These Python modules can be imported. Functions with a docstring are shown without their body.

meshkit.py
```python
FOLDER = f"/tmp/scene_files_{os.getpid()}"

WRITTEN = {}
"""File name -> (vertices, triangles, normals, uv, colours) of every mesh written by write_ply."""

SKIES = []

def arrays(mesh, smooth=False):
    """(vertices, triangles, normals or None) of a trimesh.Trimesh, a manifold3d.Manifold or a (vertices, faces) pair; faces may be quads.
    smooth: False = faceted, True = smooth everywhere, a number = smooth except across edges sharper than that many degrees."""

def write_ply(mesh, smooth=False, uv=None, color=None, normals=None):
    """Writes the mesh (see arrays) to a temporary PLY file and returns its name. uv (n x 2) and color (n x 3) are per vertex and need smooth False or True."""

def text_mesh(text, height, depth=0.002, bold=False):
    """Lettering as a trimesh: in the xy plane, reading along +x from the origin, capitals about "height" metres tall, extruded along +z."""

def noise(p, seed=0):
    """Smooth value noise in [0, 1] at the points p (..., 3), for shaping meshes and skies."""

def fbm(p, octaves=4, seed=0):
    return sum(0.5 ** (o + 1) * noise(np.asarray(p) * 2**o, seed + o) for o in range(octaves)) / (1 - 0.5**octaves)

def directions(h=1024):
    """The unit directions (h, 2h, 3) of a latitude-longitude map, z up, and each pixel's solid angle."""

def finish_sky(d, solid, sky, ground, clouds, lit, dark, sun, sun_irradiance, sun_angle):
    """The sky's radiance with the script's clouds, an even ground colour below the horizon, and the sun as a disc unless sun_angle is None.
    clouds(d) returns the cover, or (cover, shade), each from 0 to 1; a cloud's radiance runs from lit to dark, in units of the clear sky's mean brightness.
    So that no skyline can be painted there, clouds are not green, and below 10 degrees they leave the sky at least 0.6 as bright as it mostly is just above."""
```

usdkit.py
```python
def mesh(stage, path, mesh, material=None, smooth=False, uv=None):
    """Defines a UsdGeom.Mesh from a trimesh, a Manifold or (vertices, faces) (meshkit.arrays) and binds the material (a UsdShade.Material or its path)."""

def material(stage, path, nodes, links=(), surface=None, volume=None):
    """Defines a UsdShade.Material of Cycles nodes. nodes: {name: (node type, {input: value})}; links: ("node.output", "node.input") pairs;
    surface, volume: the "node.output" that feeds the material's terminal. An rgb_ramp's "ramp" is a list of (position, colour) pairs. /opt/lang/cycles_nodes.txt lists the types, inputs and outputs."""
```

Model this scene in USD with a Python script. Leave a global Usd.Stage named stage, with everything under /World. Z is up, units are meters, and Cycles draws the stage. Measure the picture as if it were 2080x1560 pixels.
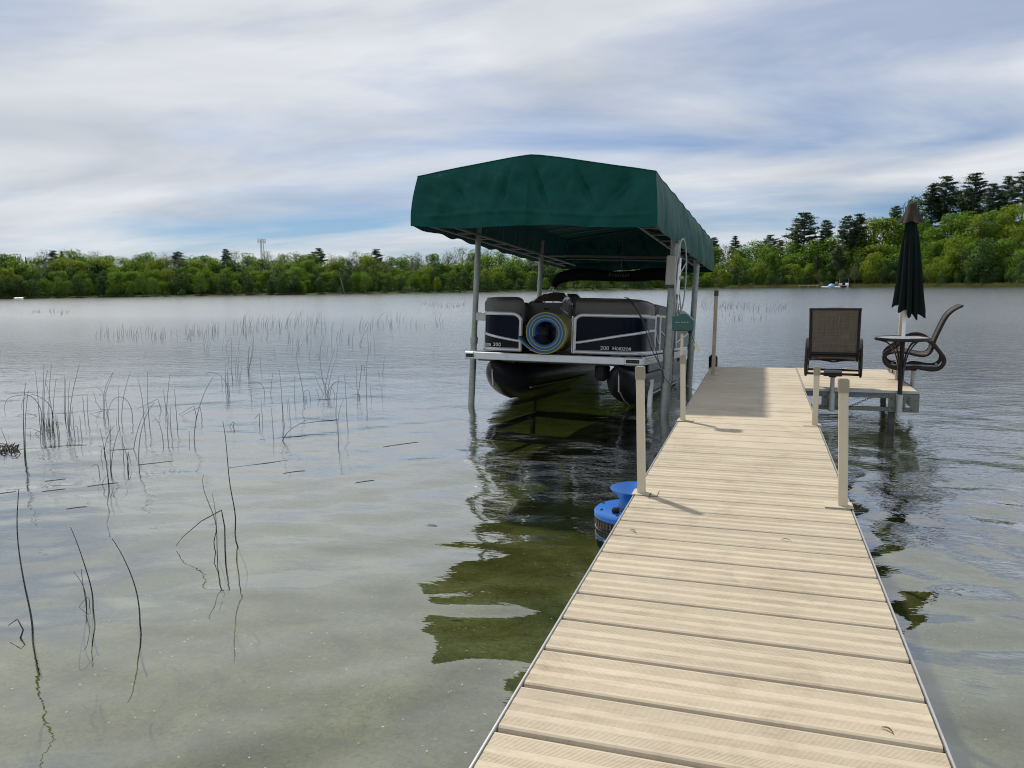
import math, random
import numpy as np, trimesh, usdkit, meshkit
from pxr import Usd, UsdGeom, UsdLux, UsdShade, Gf, Sdf
stage = Usd.Stage.CreateInMemory()
UsdGeom.SetStageUpAxis(stage, 'Z'); UsdGeom.SetStageMetersPerUnit(stage, 1.0)
UsdGeom.Xform.Define(stage, '/World'); UsdGeom.Scope.Define(stage, '/World/Looks')
PI = math.pi

# ---------------------------------------------------------------- camera, sky, sun, exposure
EYE = np.array([0.0, 0.0, 1.70])           # the lake's surface is z = 0, the walkway runs along +y
CAM = np.array([[0.95118317, 0.0284091, -0.30731663], [0.30838977, -0.12651888, 0.94280895], [-0.012097, -0.99155731, -0.1291037]])   # columns: right, down, forward
FPX, PW, PH = 1550.0, 2080.0, 1560.0
EXPOSURE = 0.0
cam = UsdGeom.Camera.Define(stage, '/World/camera')
r_, u_, b_ = CAM[:, 0], -CAM[:, 1], -CAM[:, 2]
cam.AddTransformOp().Set(Gf.Matrix4d(*[float(x) for x in (*r_, 0, *u_, 0, *b_, 0, *EYE, 1)]))
cam.CreateHorizontalApertureAttr(36.0); cam.CreateVerticalApertureAttr(27.0)
cam.CreateFocalLengthAttr(36.0 * FPX / PW); cam.CreateFStopAttr(0.0)
cam.CreateClippingRangeAttr(Gf.Vec2f(0.05, 100000.0)); cam.CreateExposureAttr(EXPOSURE)

SUN_AZ, SUN_EL = math.radians(-49.0), math.radians(57.0)
SUN_DIR = np.array([math.sin(SUN_AZ) * math.cos(SUN_EL), math.cos(SUN_AZ) * math.cos(SUN_EL), math.sin(SUN_EL)])
SKY_STRENGTH = 0.10
SKY_A, SKY_B = (7.21, 4.4, 0.0), (3.7, 14.6, 0.0)
CLOUD_LIT, CLOUD_DARK = (7.7, 7.95, 8.35), (4.9, 5.4, 6.1)
sky_mat = usdkit.material(stage, '/World/Looks/sky_look', {
    'tc': ('texture_coordinate', {}),
    'sky': ('sky_texture', {'sky_type': 'single_scattering', 'sun_disc': False, 'sun_elevation': SUN_EL, 'sun_rotation': SUN_AZ, 'altitude': 400.0, 'air_density': 1.0, 'aerosol_density': 0.6, 'ozone_density': 2.0}),
    'sep': ('separate_xyz', {}),
    'zc': ('math', {'math_type': 'maximum', 'value2': 0.0}),
    'za': ('math', {'math_type': 'add', 'value2': 0.11}),
    'px': ('math', {'math_type': 'divide'}), 'py': ('math', {'math_type': 'divide'}),
    'pl': ('combine_xyz', {}),
    'm1': ('mapping', {'mapping_type': 'point', 'scale': (0.52, 0.9, 1.0), 'rotation': (0, 0, 0.32), 'location': SKY_A}),
    'n1': ('noise_texture', {'scale': 0.7, 'detail': 7.0, 'roughness': 0.52, 'distortion': 0.4}),
    'r1': ('rgb_ramp', {'ramp': [(0.0, (0, 0, 0)), (0.37, (0.06, 0.06, 0.06)), (0.49, (0.60, 0.60, 0.60)), (0.62, (1, 1, 1)), (1.0, (1, 1, 1))]}),
    'hi': ('map_range', {'from_min': 0.12, 'from_max': 0.26, 'to_min': 0.0, 'to_max': 0.42, 'clamp': True}),
    'cov': ('math', {'math_type': 'add', 'use_clamp': True}),
    'm2': ('mapping', {'mapping_type': 'point', 'scale': (0.6, 0.85, 1.0), 'rotation': (0, 0, 0.3), 'location': SKY_B}),
    'n2': ('noise_texture', {'scale': 1.0, 'detail': 6.0, 'roughness': 0.5, 'distortion': 0.4}),
    'r2': ('rgb_ramp', {'ramp': [(0.0, (0, 0, 0)), (0.30, (0.05, 0.05, 0.05)), (0.60, (1, 1, 1)), (1.0, (1, 1, 1))]}),
    'cl': ('mix', {'mix_type': 'mix', 'color1': CLOUD_DARK, 'color2': CLOUD_LIT}),
    'tint': ('mix', {'mix_type': 'multiply', 'fac': 1.0, 'color2': (0.47, 0.63, 0.86)}),
    'mix': ('mix', {'mix_type': 'mix'}),
    'bg': ('background_shader', {'strength': SKY_STRENGTH}),
}, [('tc.generated', 'sep.vector'), ('sep.z', 'zc.value1'), ('zc.value', 'za.value1'), ('sep.x', 'px.value1'), ('za.value', 'px.value2'), ('sep.y', 'py.value1'), ('za.value', 'py.value2'),
    ('px.value', 'pl.x'), ('py.value', 'pl.y'), ('pl.vector', 'm1.vector'), ('m1.vector', 'n1.vector'), ('n1.fac', 'r1.fac'), ('sep.z', 'hi.value'), ('r1.color', 'cov.value1'), ('hi.result', 'cov.value2'),
    ('pl.vector', 'm2.vector'), ('m2.vector', 'n2.vector'), ('n2.fac', 'r2.fac'), ('r2.color', 'cl.fac'), ('cov.value', 'mix.fac'), ('sky.color', 'tint.color1'), ('tint.color', 'mix.color1'), ('cl.color', 'mix.color2'), ('mix.color', 'bg.color')],
    surface='bg.background')
sky = UsdLux.DomeLight.Define(stage, '/World/sky')
UsdShade.MaterialBindingAPI.Apply(sky.GetPrim()).Bind(sky_mat)
sky.GetPrim().SetCustomDataByKey('kind', 'structure')
sun = UsdLux.DistantLight.Define(stage, '/World/sun')
sun.CreateIntensityAttr(1.0); sun.CreateAngleAttr(2.0); sun.CreateColorAttr(Gf.Vec3f(1.0, 0.93, 0.82)); sun.CreateNormalizeAttr(True)
z_ = SUN_DIR; x_ = np.cross([0, 0, 1.0], z_); x_ /= np.linalg.norm(x_); y_ = np.cross(z_, x_)
sun.AddTransformOp().Set(Gf.Matrix4d(*[float(v) for v in (*x_, 0, *y_, 0, *z_, 0, 0, 0, 60, 1)]))

# ---------------------------------------------------------------- helpers
def pix(x, y):
    "direction of a pixel of the photograph (2080 x 1560), to find where things stand"
    return CAM @ np.array([x - PW / 2, y - PH / 2, FPX]) / FPX
def on_z(x, y, z=0.0):
    r = pix(x, y); return EYE + r * ((z - EYE[2]) / r[2])
def on_y(x, y, Y):
    r = pix(x, y); return EYE + r * (Y / r[1])

used = {}
def numbered(parent, name):
    k = parent + '/' + name; n = used.get(k, -1) + 1; used[k] = n
    return k if n == 0 else f'{k}_{n:03d}'
def tag(p, label=None, cat=None, group=None, kind=None):
    p = p.GetPrim() if hasattr(p, 'GetPrim') else p
    for k, v in (('label', label), ('category', cat), ('group', group), ('kind', kind)):
        if v: p.SetCustomDataByKey(k, v)
    return p
def mat4(loc=(0, 0, 0), R=None):
    m = np.eye(4)
    if R is not None: m[:3, :3] = R
    m[:3, 3] = loc; return m
def rotz(a): c, s = math.cos(a), math.sin(a); return np.array([[c, -s, 0], [s, c, 0], [0, 0, 1.0]])
def rotx(a): c, s = math.cos(a), math.sin(a); return np.array([[1.0, 0, 0], [0, c, -s], [0, s, c]])
def roty(a): c, s = math.cos(a), math.sin(a); return np.array([[c, 0, s], [0, 1.0, 0], [-s, 0, c]])
def thing(name, label, cat, loc=(0, 0, 0), R=None, group=None, kind=None):
    x = UsdGeom.Xform.Define(stage, numbered('/World', name))
    m = mat4(loc, R).T
    x.AddTransformOp().Set(Gf.Matrix4d(*[float(v) for v in m.ravel()]))
    return tag(x, label, cat, group, kind)
class MB:
    "collects shapes into one mesh"
    def __init__(s): s.v, s.f, s.n = [], [], 0
    def add(s, v, f):
        v = np.asarray(v, float); f = np.asarray(f, int)
        if f.shape[1] == 4: f = np.vstack([f[:, [0, 1, 2]], f[:, [0, 2, 3]]])
        s.v.append(v); s.f.append(f + s.n); s.n += len(v); return s
    def tm(s, m): return s.add(m.vertices, m.faces)
    def get(s): return np.vstack(s.v), np.vstack(s.f)
    def build(s, name, m, parent=None, smooth=35, label=None):
        return obj(name, s.get(), m, parent, smooth, label)
    # shapes
    def box(s, lo, hi, b=0.0, R=None, at=(0, 0, 0)):
        lo, hi = np.minimum(lo, hi).astype(float), np.maximum(lo, hi).astype(float)
        if b <= 0:
            m = trimesh.creation.box(bounds=[lo, hi]); v, f = m.vertices, m.faces
        else:
            b = min(b, 0.45 * (hi - lo).min()); pts = []
            for sx in (0, 1):
                for sy in (0, 1):
                    for sz in (0, 1):
                        c = np.where([sx, sy, sz], hi, lo); i = np.where([sx, sy, sz], -b, b)
                        for k in range(3):
                            q = c + i; q[k] = c[k]; pts.append(q)
            m = trimesh.PointCloud(pts).convex_hull; v, f = m.vertices, m.faces
        v = np.array(v)
        if R is not None: v = v @ np.asarray(R).T
        return s.add(v + np.asarray(at, float), f)
    def tube(s, pts, r, n=8, closed=False, cap=True, flat=None):
        p = np.asarray(pts, float)
        if closed: t = np.roll(p, -1, 0) - np.roll(p, 1, 0)
        else: t = np.gradient(p, axis=0)
        t /= np.linalg.norm(t, axis=1, keepdims=True) + 1e-12
        a = np.zeros_like(p); ref = np.array([0, 0, 1.0]) if abs(t[0, 2]) < 0.9 else np.array([1.0, 0, 0])
        a[0] = np.cross(t[0], ref)
        for i in range(len(p)):
            if i: a[i] = a[i - 1]
            a[i] -= t[i] * (a[i] @ t[i]); a[i] /= np.linalg.norm(a[i]) + 1e-12
        b = np.cross(t, a); ang = np.arange(n) * 2 * PI / n + PI / n
        rr = np.broadcast_to(r, (len(p),))[:, None, None]
        k = flat or (1, 1)
        v = (p[:, None] + rr * (np.cos(ang)[None, :, None] * a[:, None] * k[0] + np.sin(ang)[None, :, None] * b[:, None] * k[1])).reshape(-1, 3)
        m = len(p); f = []
        for i in range(m if closed else m - 1):
            j0, j1 = i * n, ((i + 1) % m) * n
            for q in range(n): f.append([j0 + q, j0 + (q + 1) % n, j1 + (q + 1) % n, j1 + q])
        f = np.array(f); f = np.vstack([f[:, [0, 2, 1]], f[:, [0, 3, 2]]])[:, ::-1]
        if cap and not closed:
            c = [[0, q + 1, q] for q in range(1, n - 1)] + [[(m - 1) * n, (m - 1) * n + q, (m - 1) * n + q + 1] for q in range(1, n - 1)]
            f = np.vstack([f, c])
        return s.add(v, f)
    def lathe(s, prof, n=24, at=(0, 0, 0), R=None, rad=None):
        "prof: (radius, z) pairs; rad(theta, i) scales the radius"
        prof = np.asarray(prof, float); th = np.arange(n) * 2 * PI / n
        v = np.zeros((len(prof), n, 3))
        for i, (r, z) in enumerate(prof):
            k = rad(th, i) if rad else 1.0
            v[i, :, 0] = r * k * np.cos(th); v[i, :, 1] = r * k * np.sin(th); v[i, :, 2] = z
        v = v.reshape(-1, 3)
        if R is not None: v = v @ np.asarray(R).T
        f = []
        for i in range(len(prof) - 1):
            for q in range(n):
                f.append([i * n + q, i * n + (q + 1) % n, (i + 1) * n + (q + 1) % n, (i + 1) * n + q])
        return s.add(v + np.asarray(at, float), np.array(f))
    def grid(s, P):
        "P (a, b, 3): a sheet"
        P = np.asarray(P, float); a, b = P.shape[:2]; i = np.arange(a * b).reshape(a, b)
        f = np.stack([i[:-1, :-1], i[:-1, 1:], i[1:, 1:], i[1:, :-1]], -1).reshape(-1, 4)
        return s.add(P.reshape(-1, 3), f)
    def prism(s, poly, axis, lo, hi):
        "a flat outline (list of 2-D points) pushed along an axis ('x','y','z')"
        from shapely.geometry import Polygon
        m = trimesh.creation.extrude_polygon(poly if not isinstance(poly, (list, np.ndarray)) else Polygon(poly), hi - lo, engine='earcut')
        v = np.array(m.vertices); v[:, 2] += lo
        o = {'z': [0, 1, 2], 'x': [2, 0, 1], 'y': [0, 2, 1]}[axis]
        w = np.stack([v[:, o[0]], v[:, o[1]], v[:, o[2]]], 1); f = np.array(m.faces)
        return s.add(w, f[:, ::-1] if axis == 'y' else f)
    def xf(s, R=None, at=(0, 0, 0)):
        s.v = [(v @ np.asarray(R).T if R is not None else v) + np.asarray(at, float) for v in s.v]; return s
def obj(name, mesh, m, parent=None, smooth=35, label=None):
    base = '/World' if parent is None else str(parent.GetPath())
    p = usdkit.mesh(stage, numbered(base, name), mesh, m, smooth).GetPrim()
    if label: p.SetCustomDataByKey('label', label)
    return p
def rope_curve(pts, n=24):
    "a smooth curve through points"
    from scipy.interpolate import CubicSpline
    p = np.asarray(pts, float); d = np.r_[0, np.cumsum(np.linalg.norm(np.diff(p, axis=0), axis=1))]
    if len(p) < 3: return p[0] + (p[-1] - p[0]) * np.linspace(0, 1, n)[:, None]
    return CubicSpline(d, p)(np.linspace(0, d[-1], n))
def text_on(mb, text, height, at, right, up, depth=0.002, bold=False, center=False):
    m = meshkit.text_mesh(text, height, depth, bold); v = np.array(m.vertices)
    if center: v[:, 0] -= v[:, 0].mean() * 0 + 0.5 * (v[:, 0].min() + v[:, 0].max())
    right, up = np.asarray(right, float), np.asarray(up, float); out = np.cross(right, up)
    mb.add(v[:, :1] * right + v[:, 1:2] * up + v[:, 2:3] * out + np.asarray(at, float), m.faces); return v[:, 0].max()

mats = {}
def pm(name, color, rough=0.5, metal=0.0, var=0.12, scale=6.0, bump=0.0, bscale=60.0, spec=0.5, coat=0.0, trans=None, obj_var=0.0):
    "principled material with mottling, optional fine relief"
    if name in mats: return mats[name]
    c = np.array(color, float)
    nodes = {'g': ('geometry', {}), 'n': ('noise_texture', {'scale': scale, 'detail': 5.0, 'roughness': 0.6}),
             'r': ('rgb_ramp', {'ramp': [(0.25, tuple(c * (1 - var))), (0.75, tuple(np.minimum(c * (1 + var), 0.95)))]}),
             'p': ('principled_bsdf', {'roughness': rough, 'metallic': metal, 'specular_ior_level': spec, 'coat_weight': coat})}
    links = [('g.position', 'n.vector'), ('n.fac', 'r.fac')]
    src = 'r.color'
    if obj_var:
        nodes['oi'] = ('object_info', {}); nodes['mr'] = ('map_range', {'from_min': 0.0, 'from_max': 1.0, 'to_min': 1 - obj_var, 'to_max': 1 + obj_var})
        nodes['hs'] = ('hsv', {'hue': 0.5, 'saturation': 1.0, 'fac': 1.0}); links += [('oi.random', 'mr.value'), ('mr.result', 'hs.value'), (src, 'hs.color')]; src = 'hs.color'
    links.append((src, 'p.base_color'))
    if bump:
        nodes['bn'] = ('noise_texture', {'scale': bscale, 'detail': 3.0}); nodes['b'] = ('bump', {'strength': 1.0, 'distance': bump})
        links += [('g.position', 'bn.vector'), ('bn.fac', 'b.height'), ('b.normal', 'p.normal')]
    out = 'p.BSDF'
    if trans:
        nodes['t'] = ('translucent_bsdf', {'color': trans[1]}); nodes['mx'] = ('mix_closure', {'fac': trans[0]})
        links += [('p.BSDF', 'mx.closure1'), ('t.BSDF', 'mx.closure2')]; out = 'mx.closure'
    mats[name] = usdkit.material(stage, '/World/Looks/' + name, nodes, links, surface=out); return mats[name]

# ---------------------------------------------------------------- the land: one sheet, lake bed and shores
AZ = np.array([-180, -140, -112, -98, -75, -51.7, -44.5, -36.4, -28.1, -20.9, -12.1, -4.3, 3.0, 8.9, 15.7, 24, 45, 75, 98, 112, 140, 180.0])
RS = np.array([3.5, 4.5, 14, 80, 160, 187.6, 183.5, 182.3, 176.5, 180.6, 195.5, 212.8, 218.4, 215.1, 183.8, 172, 150, 120, 60, 14, 4.5, 3.5])
HILL = np.array([1.5, 1.5, 1.5, 2, 3, 3.5, 4, 4, 4, 4, 4, 4.5, 6, 11, 17, 20, 14, 6, 3, 1.5, 1.5, 1.5])
def shore_r(az): return np.interp(np.degrees(az), AZ, RS)
def ground_z(x, y):
    x, y = np.asarray(x, float), np.asarray(y, float); az, r = np.arctan2(x, y), np.hypot(x, y); rs = shore_r(az); t = r - rs
    hill = np.interp(np.degrees(az), AZ, HILL); s = np.clip(t / 62, 0, 1); s = s * s * (3 - 2 * s)
    up = 0.35 * (1 - np.exp(-np.maximum(t, 0) / 1.2)) + hill * s
    down = -np.minimum.reduce([0.20 + 0.052 * np.maximum(y + 2.5, 0), 0.02 + 0.12 * np.maximum(-t, 0), np.full_like(x, 3.2)])
    down = down - 0.13 * np.clip(x - 0.3, 0, 3) * (np.abs(y - 6) < 40)
    return np.where(t > 0, up, down)
def polar(radii, angles, zf):
    r, a = np.meshgrid(radii, angles, indexing='ij'); x, y = r * np.sin(a), r * np.cos(a)
    return np.stack([x, y, zf(x, y)], -1)
ang = np.radians(np.linspace(-180, 180, 361)); rad = np.r_[0.3, np.geomspace(0.6, 9, 90), np.geomspace(9.3, 150, 60), np.arange(152, 330, 3.0), np.geomspace(335, 1500, 14)]
def bed_z(x, y):
    z = ground_z(x, y); q = np.stack([x, y, 0 * x], -1)
    return z + 0.10 * (meshkit.fbm(q * 0.7, 3, 4) - 0.5) * (z < 0) + 0.05 * (meshkit.fbm(q * 3.1, 3, 9) - 0.5) * (z < 0) * (np.hypot(x, y) < 20)
mb = MB().grid(polar(rad, ang, bed_z))
bed_mat = usdkit.material(stage, '/World/Looks/lake_bed_look', {
    'g': ('geometry', {}), 'sep': ('separate_xyz', {}),
    'n1': ('noise_texture', {'scale': 1.6, 'detail': 7.0, 'roughness': 0.62, 'distortion': 0.6}),
    'r1': ('rgb_ramp', {'ramp': [(0.3, (0.090, 0.085, 0.028)), (0.45, (0.145, 0.136, 0.056)), (0.58, (0.205, 0.192, 0.098)), (0.75, (0.27, 0.255, 0.155))]}),
    'n2': ('noise_texture', {'scale': 26.0, 'detail': 6.0, 'roughness': 0.7, 'distortion': 1.2}),
    'r2': ('rgb_ramp', {'ramp': [(0.32, (0.55, 0.55, 0.5)), (0.5, (1, 1, 1)), (0.7, (1.25, 1.25, 1.2))]}),
    'mm': ('mix', {'mix_type': 'multiply', 'fac': 1.0}),
    'v': ('voronoi_texture', {'scale': 7.0, 'randomness': 1.0}), 'sp': ('math', {'math_type': 'less_than', 'value2': 0.05}),
    'shell': ('mix', {'mix_type': 'mix', 'color2': (0.62, 0.62, 0.55)}),
    'forest': ('mix', {'mix_type': 'mix', 'color2': (0.045, 0.06, 0.02)}), 'hz': ('map_range', {'from_min': -0.22, 'from_max': 0.0, 'to_min': 0.0, 'to_max': 1.0, 'clamp': True}),
    'b': ('bump', {'strength': 0.9, 'distance': 0.02}), 'p': ('principled_bsdf', {'roughness': 0.9, 'specular_ior_level': 0.1})},
    [('g.position', 'n1.vector'), ('g.position', 'n2.vector'), ('g.position', 'v.vector'), ('n1.fac', 'r1.fac'), ('n2.fac', 'r2.fac'), ('r1.color', 'mm.color1'), ('r2.color', 'mm.color2'),
     ('v.distance', 'sp.value1'), ('sp.value', 'shell.fac'), ('mm.color', 'shell.color1'), ('g.position', 'sep.vector'), ('sep.z', 'hz.value'), ('hz.result', 'forest.fac'), ('shell.color', 'forest.color1'),
     ('forest.color', 'p.base_color'), ('n2.fac', 'b.height'), ('b.normal', 'p.normal')], surface='p.BSDF')
tag(mb.build('lake_bed', bed_mat, None, True), 'lake bed rising into wooded shores all round the lake', 'ground', kind='structure')

# ---------------------------------------------------------------- the water
rng = np.random.default_rng(5)
WAVES = []
for lam, amp, spread in [(1.7, 0.0058, 0.6), (1.0, 0.0056, 0.65), (0.62, 0.0034, 0.65), (0.40, 0.0015, 0.6), (0.27, 0.0007, 0.7)]:
    for k in range(6):
        d = math.radians(172) + rng.normal(0, spread); WAVES.append((2 * PI / (lam * rng.uniform(0.62, 1.5)), d, amp * rng.uniform(0.4, 1.15), rng.uniform(0, 2 * PI)))
def chop(x, y):
    "how rough the lake is: sheltered among the reeds and by the shore, rougher on the open side"
    return np.clip(0.70 - 0.042 * np.maximum(y - 6, 0), 0.22, 1.0) * np.clip(0.9 + 0.12 * x, 0.7, 1.6)
def water_z(x, y):
    r = np.hypot(x, y); z = np.zeros_like(x)
    wx, wy = x + 0.35 * (meshkit.fbm(np.stack([x * .5, y * .5, 0 * x], -1), 2, 3) - 0.5), y + 0.5 * (meshkit.fbm(np.stack([x * .45, y * .6, 0 * x], -1), 2, 8) - 0.5)
    for k, d, a, p in WAVES:
        fade = np.clip((2 * PI / k) / (0.0011 * r * r + 0.02) / 3 - 0.6, 0, 1)      # waves smaller than the sheet's cells are left to the relief
        z += a * fade * np.sin(k * (wx * math.sin(d) + wy * math.cos(d)) + p)
    return z * chop(x, y)
rw = np.r_[0.35, np.geomspace(1.2, 32, 520), np.geomspace(33, 340, 70)]
aw = np.radians(np.r_[np.linspace(-180, -62, 40), np.linspace(-61.5, 31.5, 560), np.linspace(32, 180, 46)])
mb = MB().grid(polar(rw, aw, water_z)); nt = mb.n; edge = polar(rw[-1:], aw, lambda x, y: 0 * x)[0]
water_mat = usdkit.material(stage, '/World/Looks/lake_water_look', {
    'g': ('geometry', {}), 'sep': ('separate_xyz', {}),
    'cy': ('map_range', {'from_min': 3.0, 'from_max': 15.0, 'to_min': 0.05, 'to_max': 1.0, 'clamp': True}), 'cf': ('map_range', {'from_min': 12.0, 'from_max': 60.0, 'to_min': 1.0, 'to_max': 1.7, 'clamp': True}), 'ra': ('math', {'math_type': 'multiply', 'value2': 0.005}), 'rg': ('rgb_ramp', {'ramp': [(0.0, (0.02, 0.02, 0.02)), (0.04, (0.02, 0.02, 0.02)), (0.065, (0.055, 0.055, 0.055)), (0.1, (0.13, 0.13, 0.13)), (0.2, (0.17, 0.17, 0.17)), (0.5, (0.145, 0.145, 0.145)), (1.0, (0.12, 0.12, 0.12))]}), 'c2': ('math', {'math_type': 'multiply'}),
    'cx': ('map_range', {'from_min': -2.0, 'from_max': 3.0, 'to_min': 0.8, 'to_max': 1.35, 'clamp': True}),
    'cc': ('math', {'math_type': 'multiply'}),
    'ma': ('mapping', {'mapping_type': 'point', 'scale': (0.55, 1.5, 1.0), 'rotation': (0, 0, 0.12)}),
    'na': ('noise_texture', {'scale': 2.4, 'detail': 3.0, 'roughness': 0.5, 'distortion': 0.4}),
    'mb': ('mapping', {'mapping_type': 'point', 'scale': (0.7, 1.6, 1.0), 'rotation': (0, 0, -0.2)}),
    'nb': ('noise_texture', {'scale': 6.5, 'detail': 3.0, 'roughness': 0.6, 'distortion': 0.2}),
    'ha': ('math', {'math_type': 'multiply', 'value2': 0.018}), 'hb': ('math', {'math_type': 'multiply', 'value2': 0.015}),
    'hs': ('math', {'math_type': 'add'}), 'ht': ('math', {'math_type': 'multiply'}),
    'b': ('bump', {'strength': 1.0, 'distance': 1.0}),
    'dot': ('vector_math', {'math_type': 'dot_product'}), 'ab': ('math', {'math_type': 'absolute', 'use_clamp': True}),
    'om': ('math', {'math_type': 'subtract', 'value1': 1.0, 'use_clamp': True}), 'pw': ('math', {'math_type': 'power', 'value2': 2.7}),
    'fr': ('math', {'math_type': 'multiply_add', 'value2': 0.88, 'value3': 0.12, 'use_clamp': True}),
    'tr': ('transparent_bsdf', {'color': (0.93, 0.96, 0.90)}), 'gl': ('glossy_bsdf', {'color': (1, 1, 1), 'roughness': 0.03}),
    'mx': ('mix_closure', {}), 'vol': ('absorption_volume', {'color': (0.45, 0.55, 0.22), 'density': 0.42})},
    [('g.position', 'ma.vector'), ('g.position', 'mb.vector'), ('ma.vector', 'na.vector'), ('mb.vector', 'nb.vector'), ('g.position', 'sep.vector'), ('sep.y', 'cy.value'), ('sep.x', 'cx.value'), ('cy.result', 'cc.value1'), ('cx.result', 'cc.value2'),
     ('na.fac', 'ha.value1'), ('nb.fac', 'hb.value1'), ('ha.value', 'hs.value1'), ('hb.value', 'hs.value2'), ('hs.value', 'ht.value1'), ('sep.y', 'cf.value'), ('sep.y', 'ra.value1'), ('ra.value', 'rg.fac'), ('rg.color', 'gl.roughness'), ('cc.value', 'c2.value1'), ('cf.result', 'c2.value2'), ('c2.value', 'ht.value2'), ('ht.value', 'b.height'),
     ('b.normal', 'dot.vector1'), ('g.incoming', 'dot.vector2'), ('dot.value', 'ab.value1'), ('ab.value', 'om.value2'), ('om.value', 'pw.value1'), ('pw.value', 'fr.value1'),
     ('fr.value', 'mx.fac'), ('tr.BSDF', 'mx.closure1'), ('gl.BSDF', 'mx.closure2'), ('b.normal', 'gl.normal')], surface='mx.closure', volume='vol.volume')
lo = polar(rw[[0, -1]], aw, lambda x, y: 0 * x - 14.0)
mb.grid(lo[::-1]); mb.grid(np.stack([edge, lo[1]])); mb.grid(np.stack([lo[0], polar(rw[:1], aw, water_z)[0]]))
tag(mb.build('water', water_mat, None, True), 'rippled lake water', 'water', kind='structure')
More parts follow.
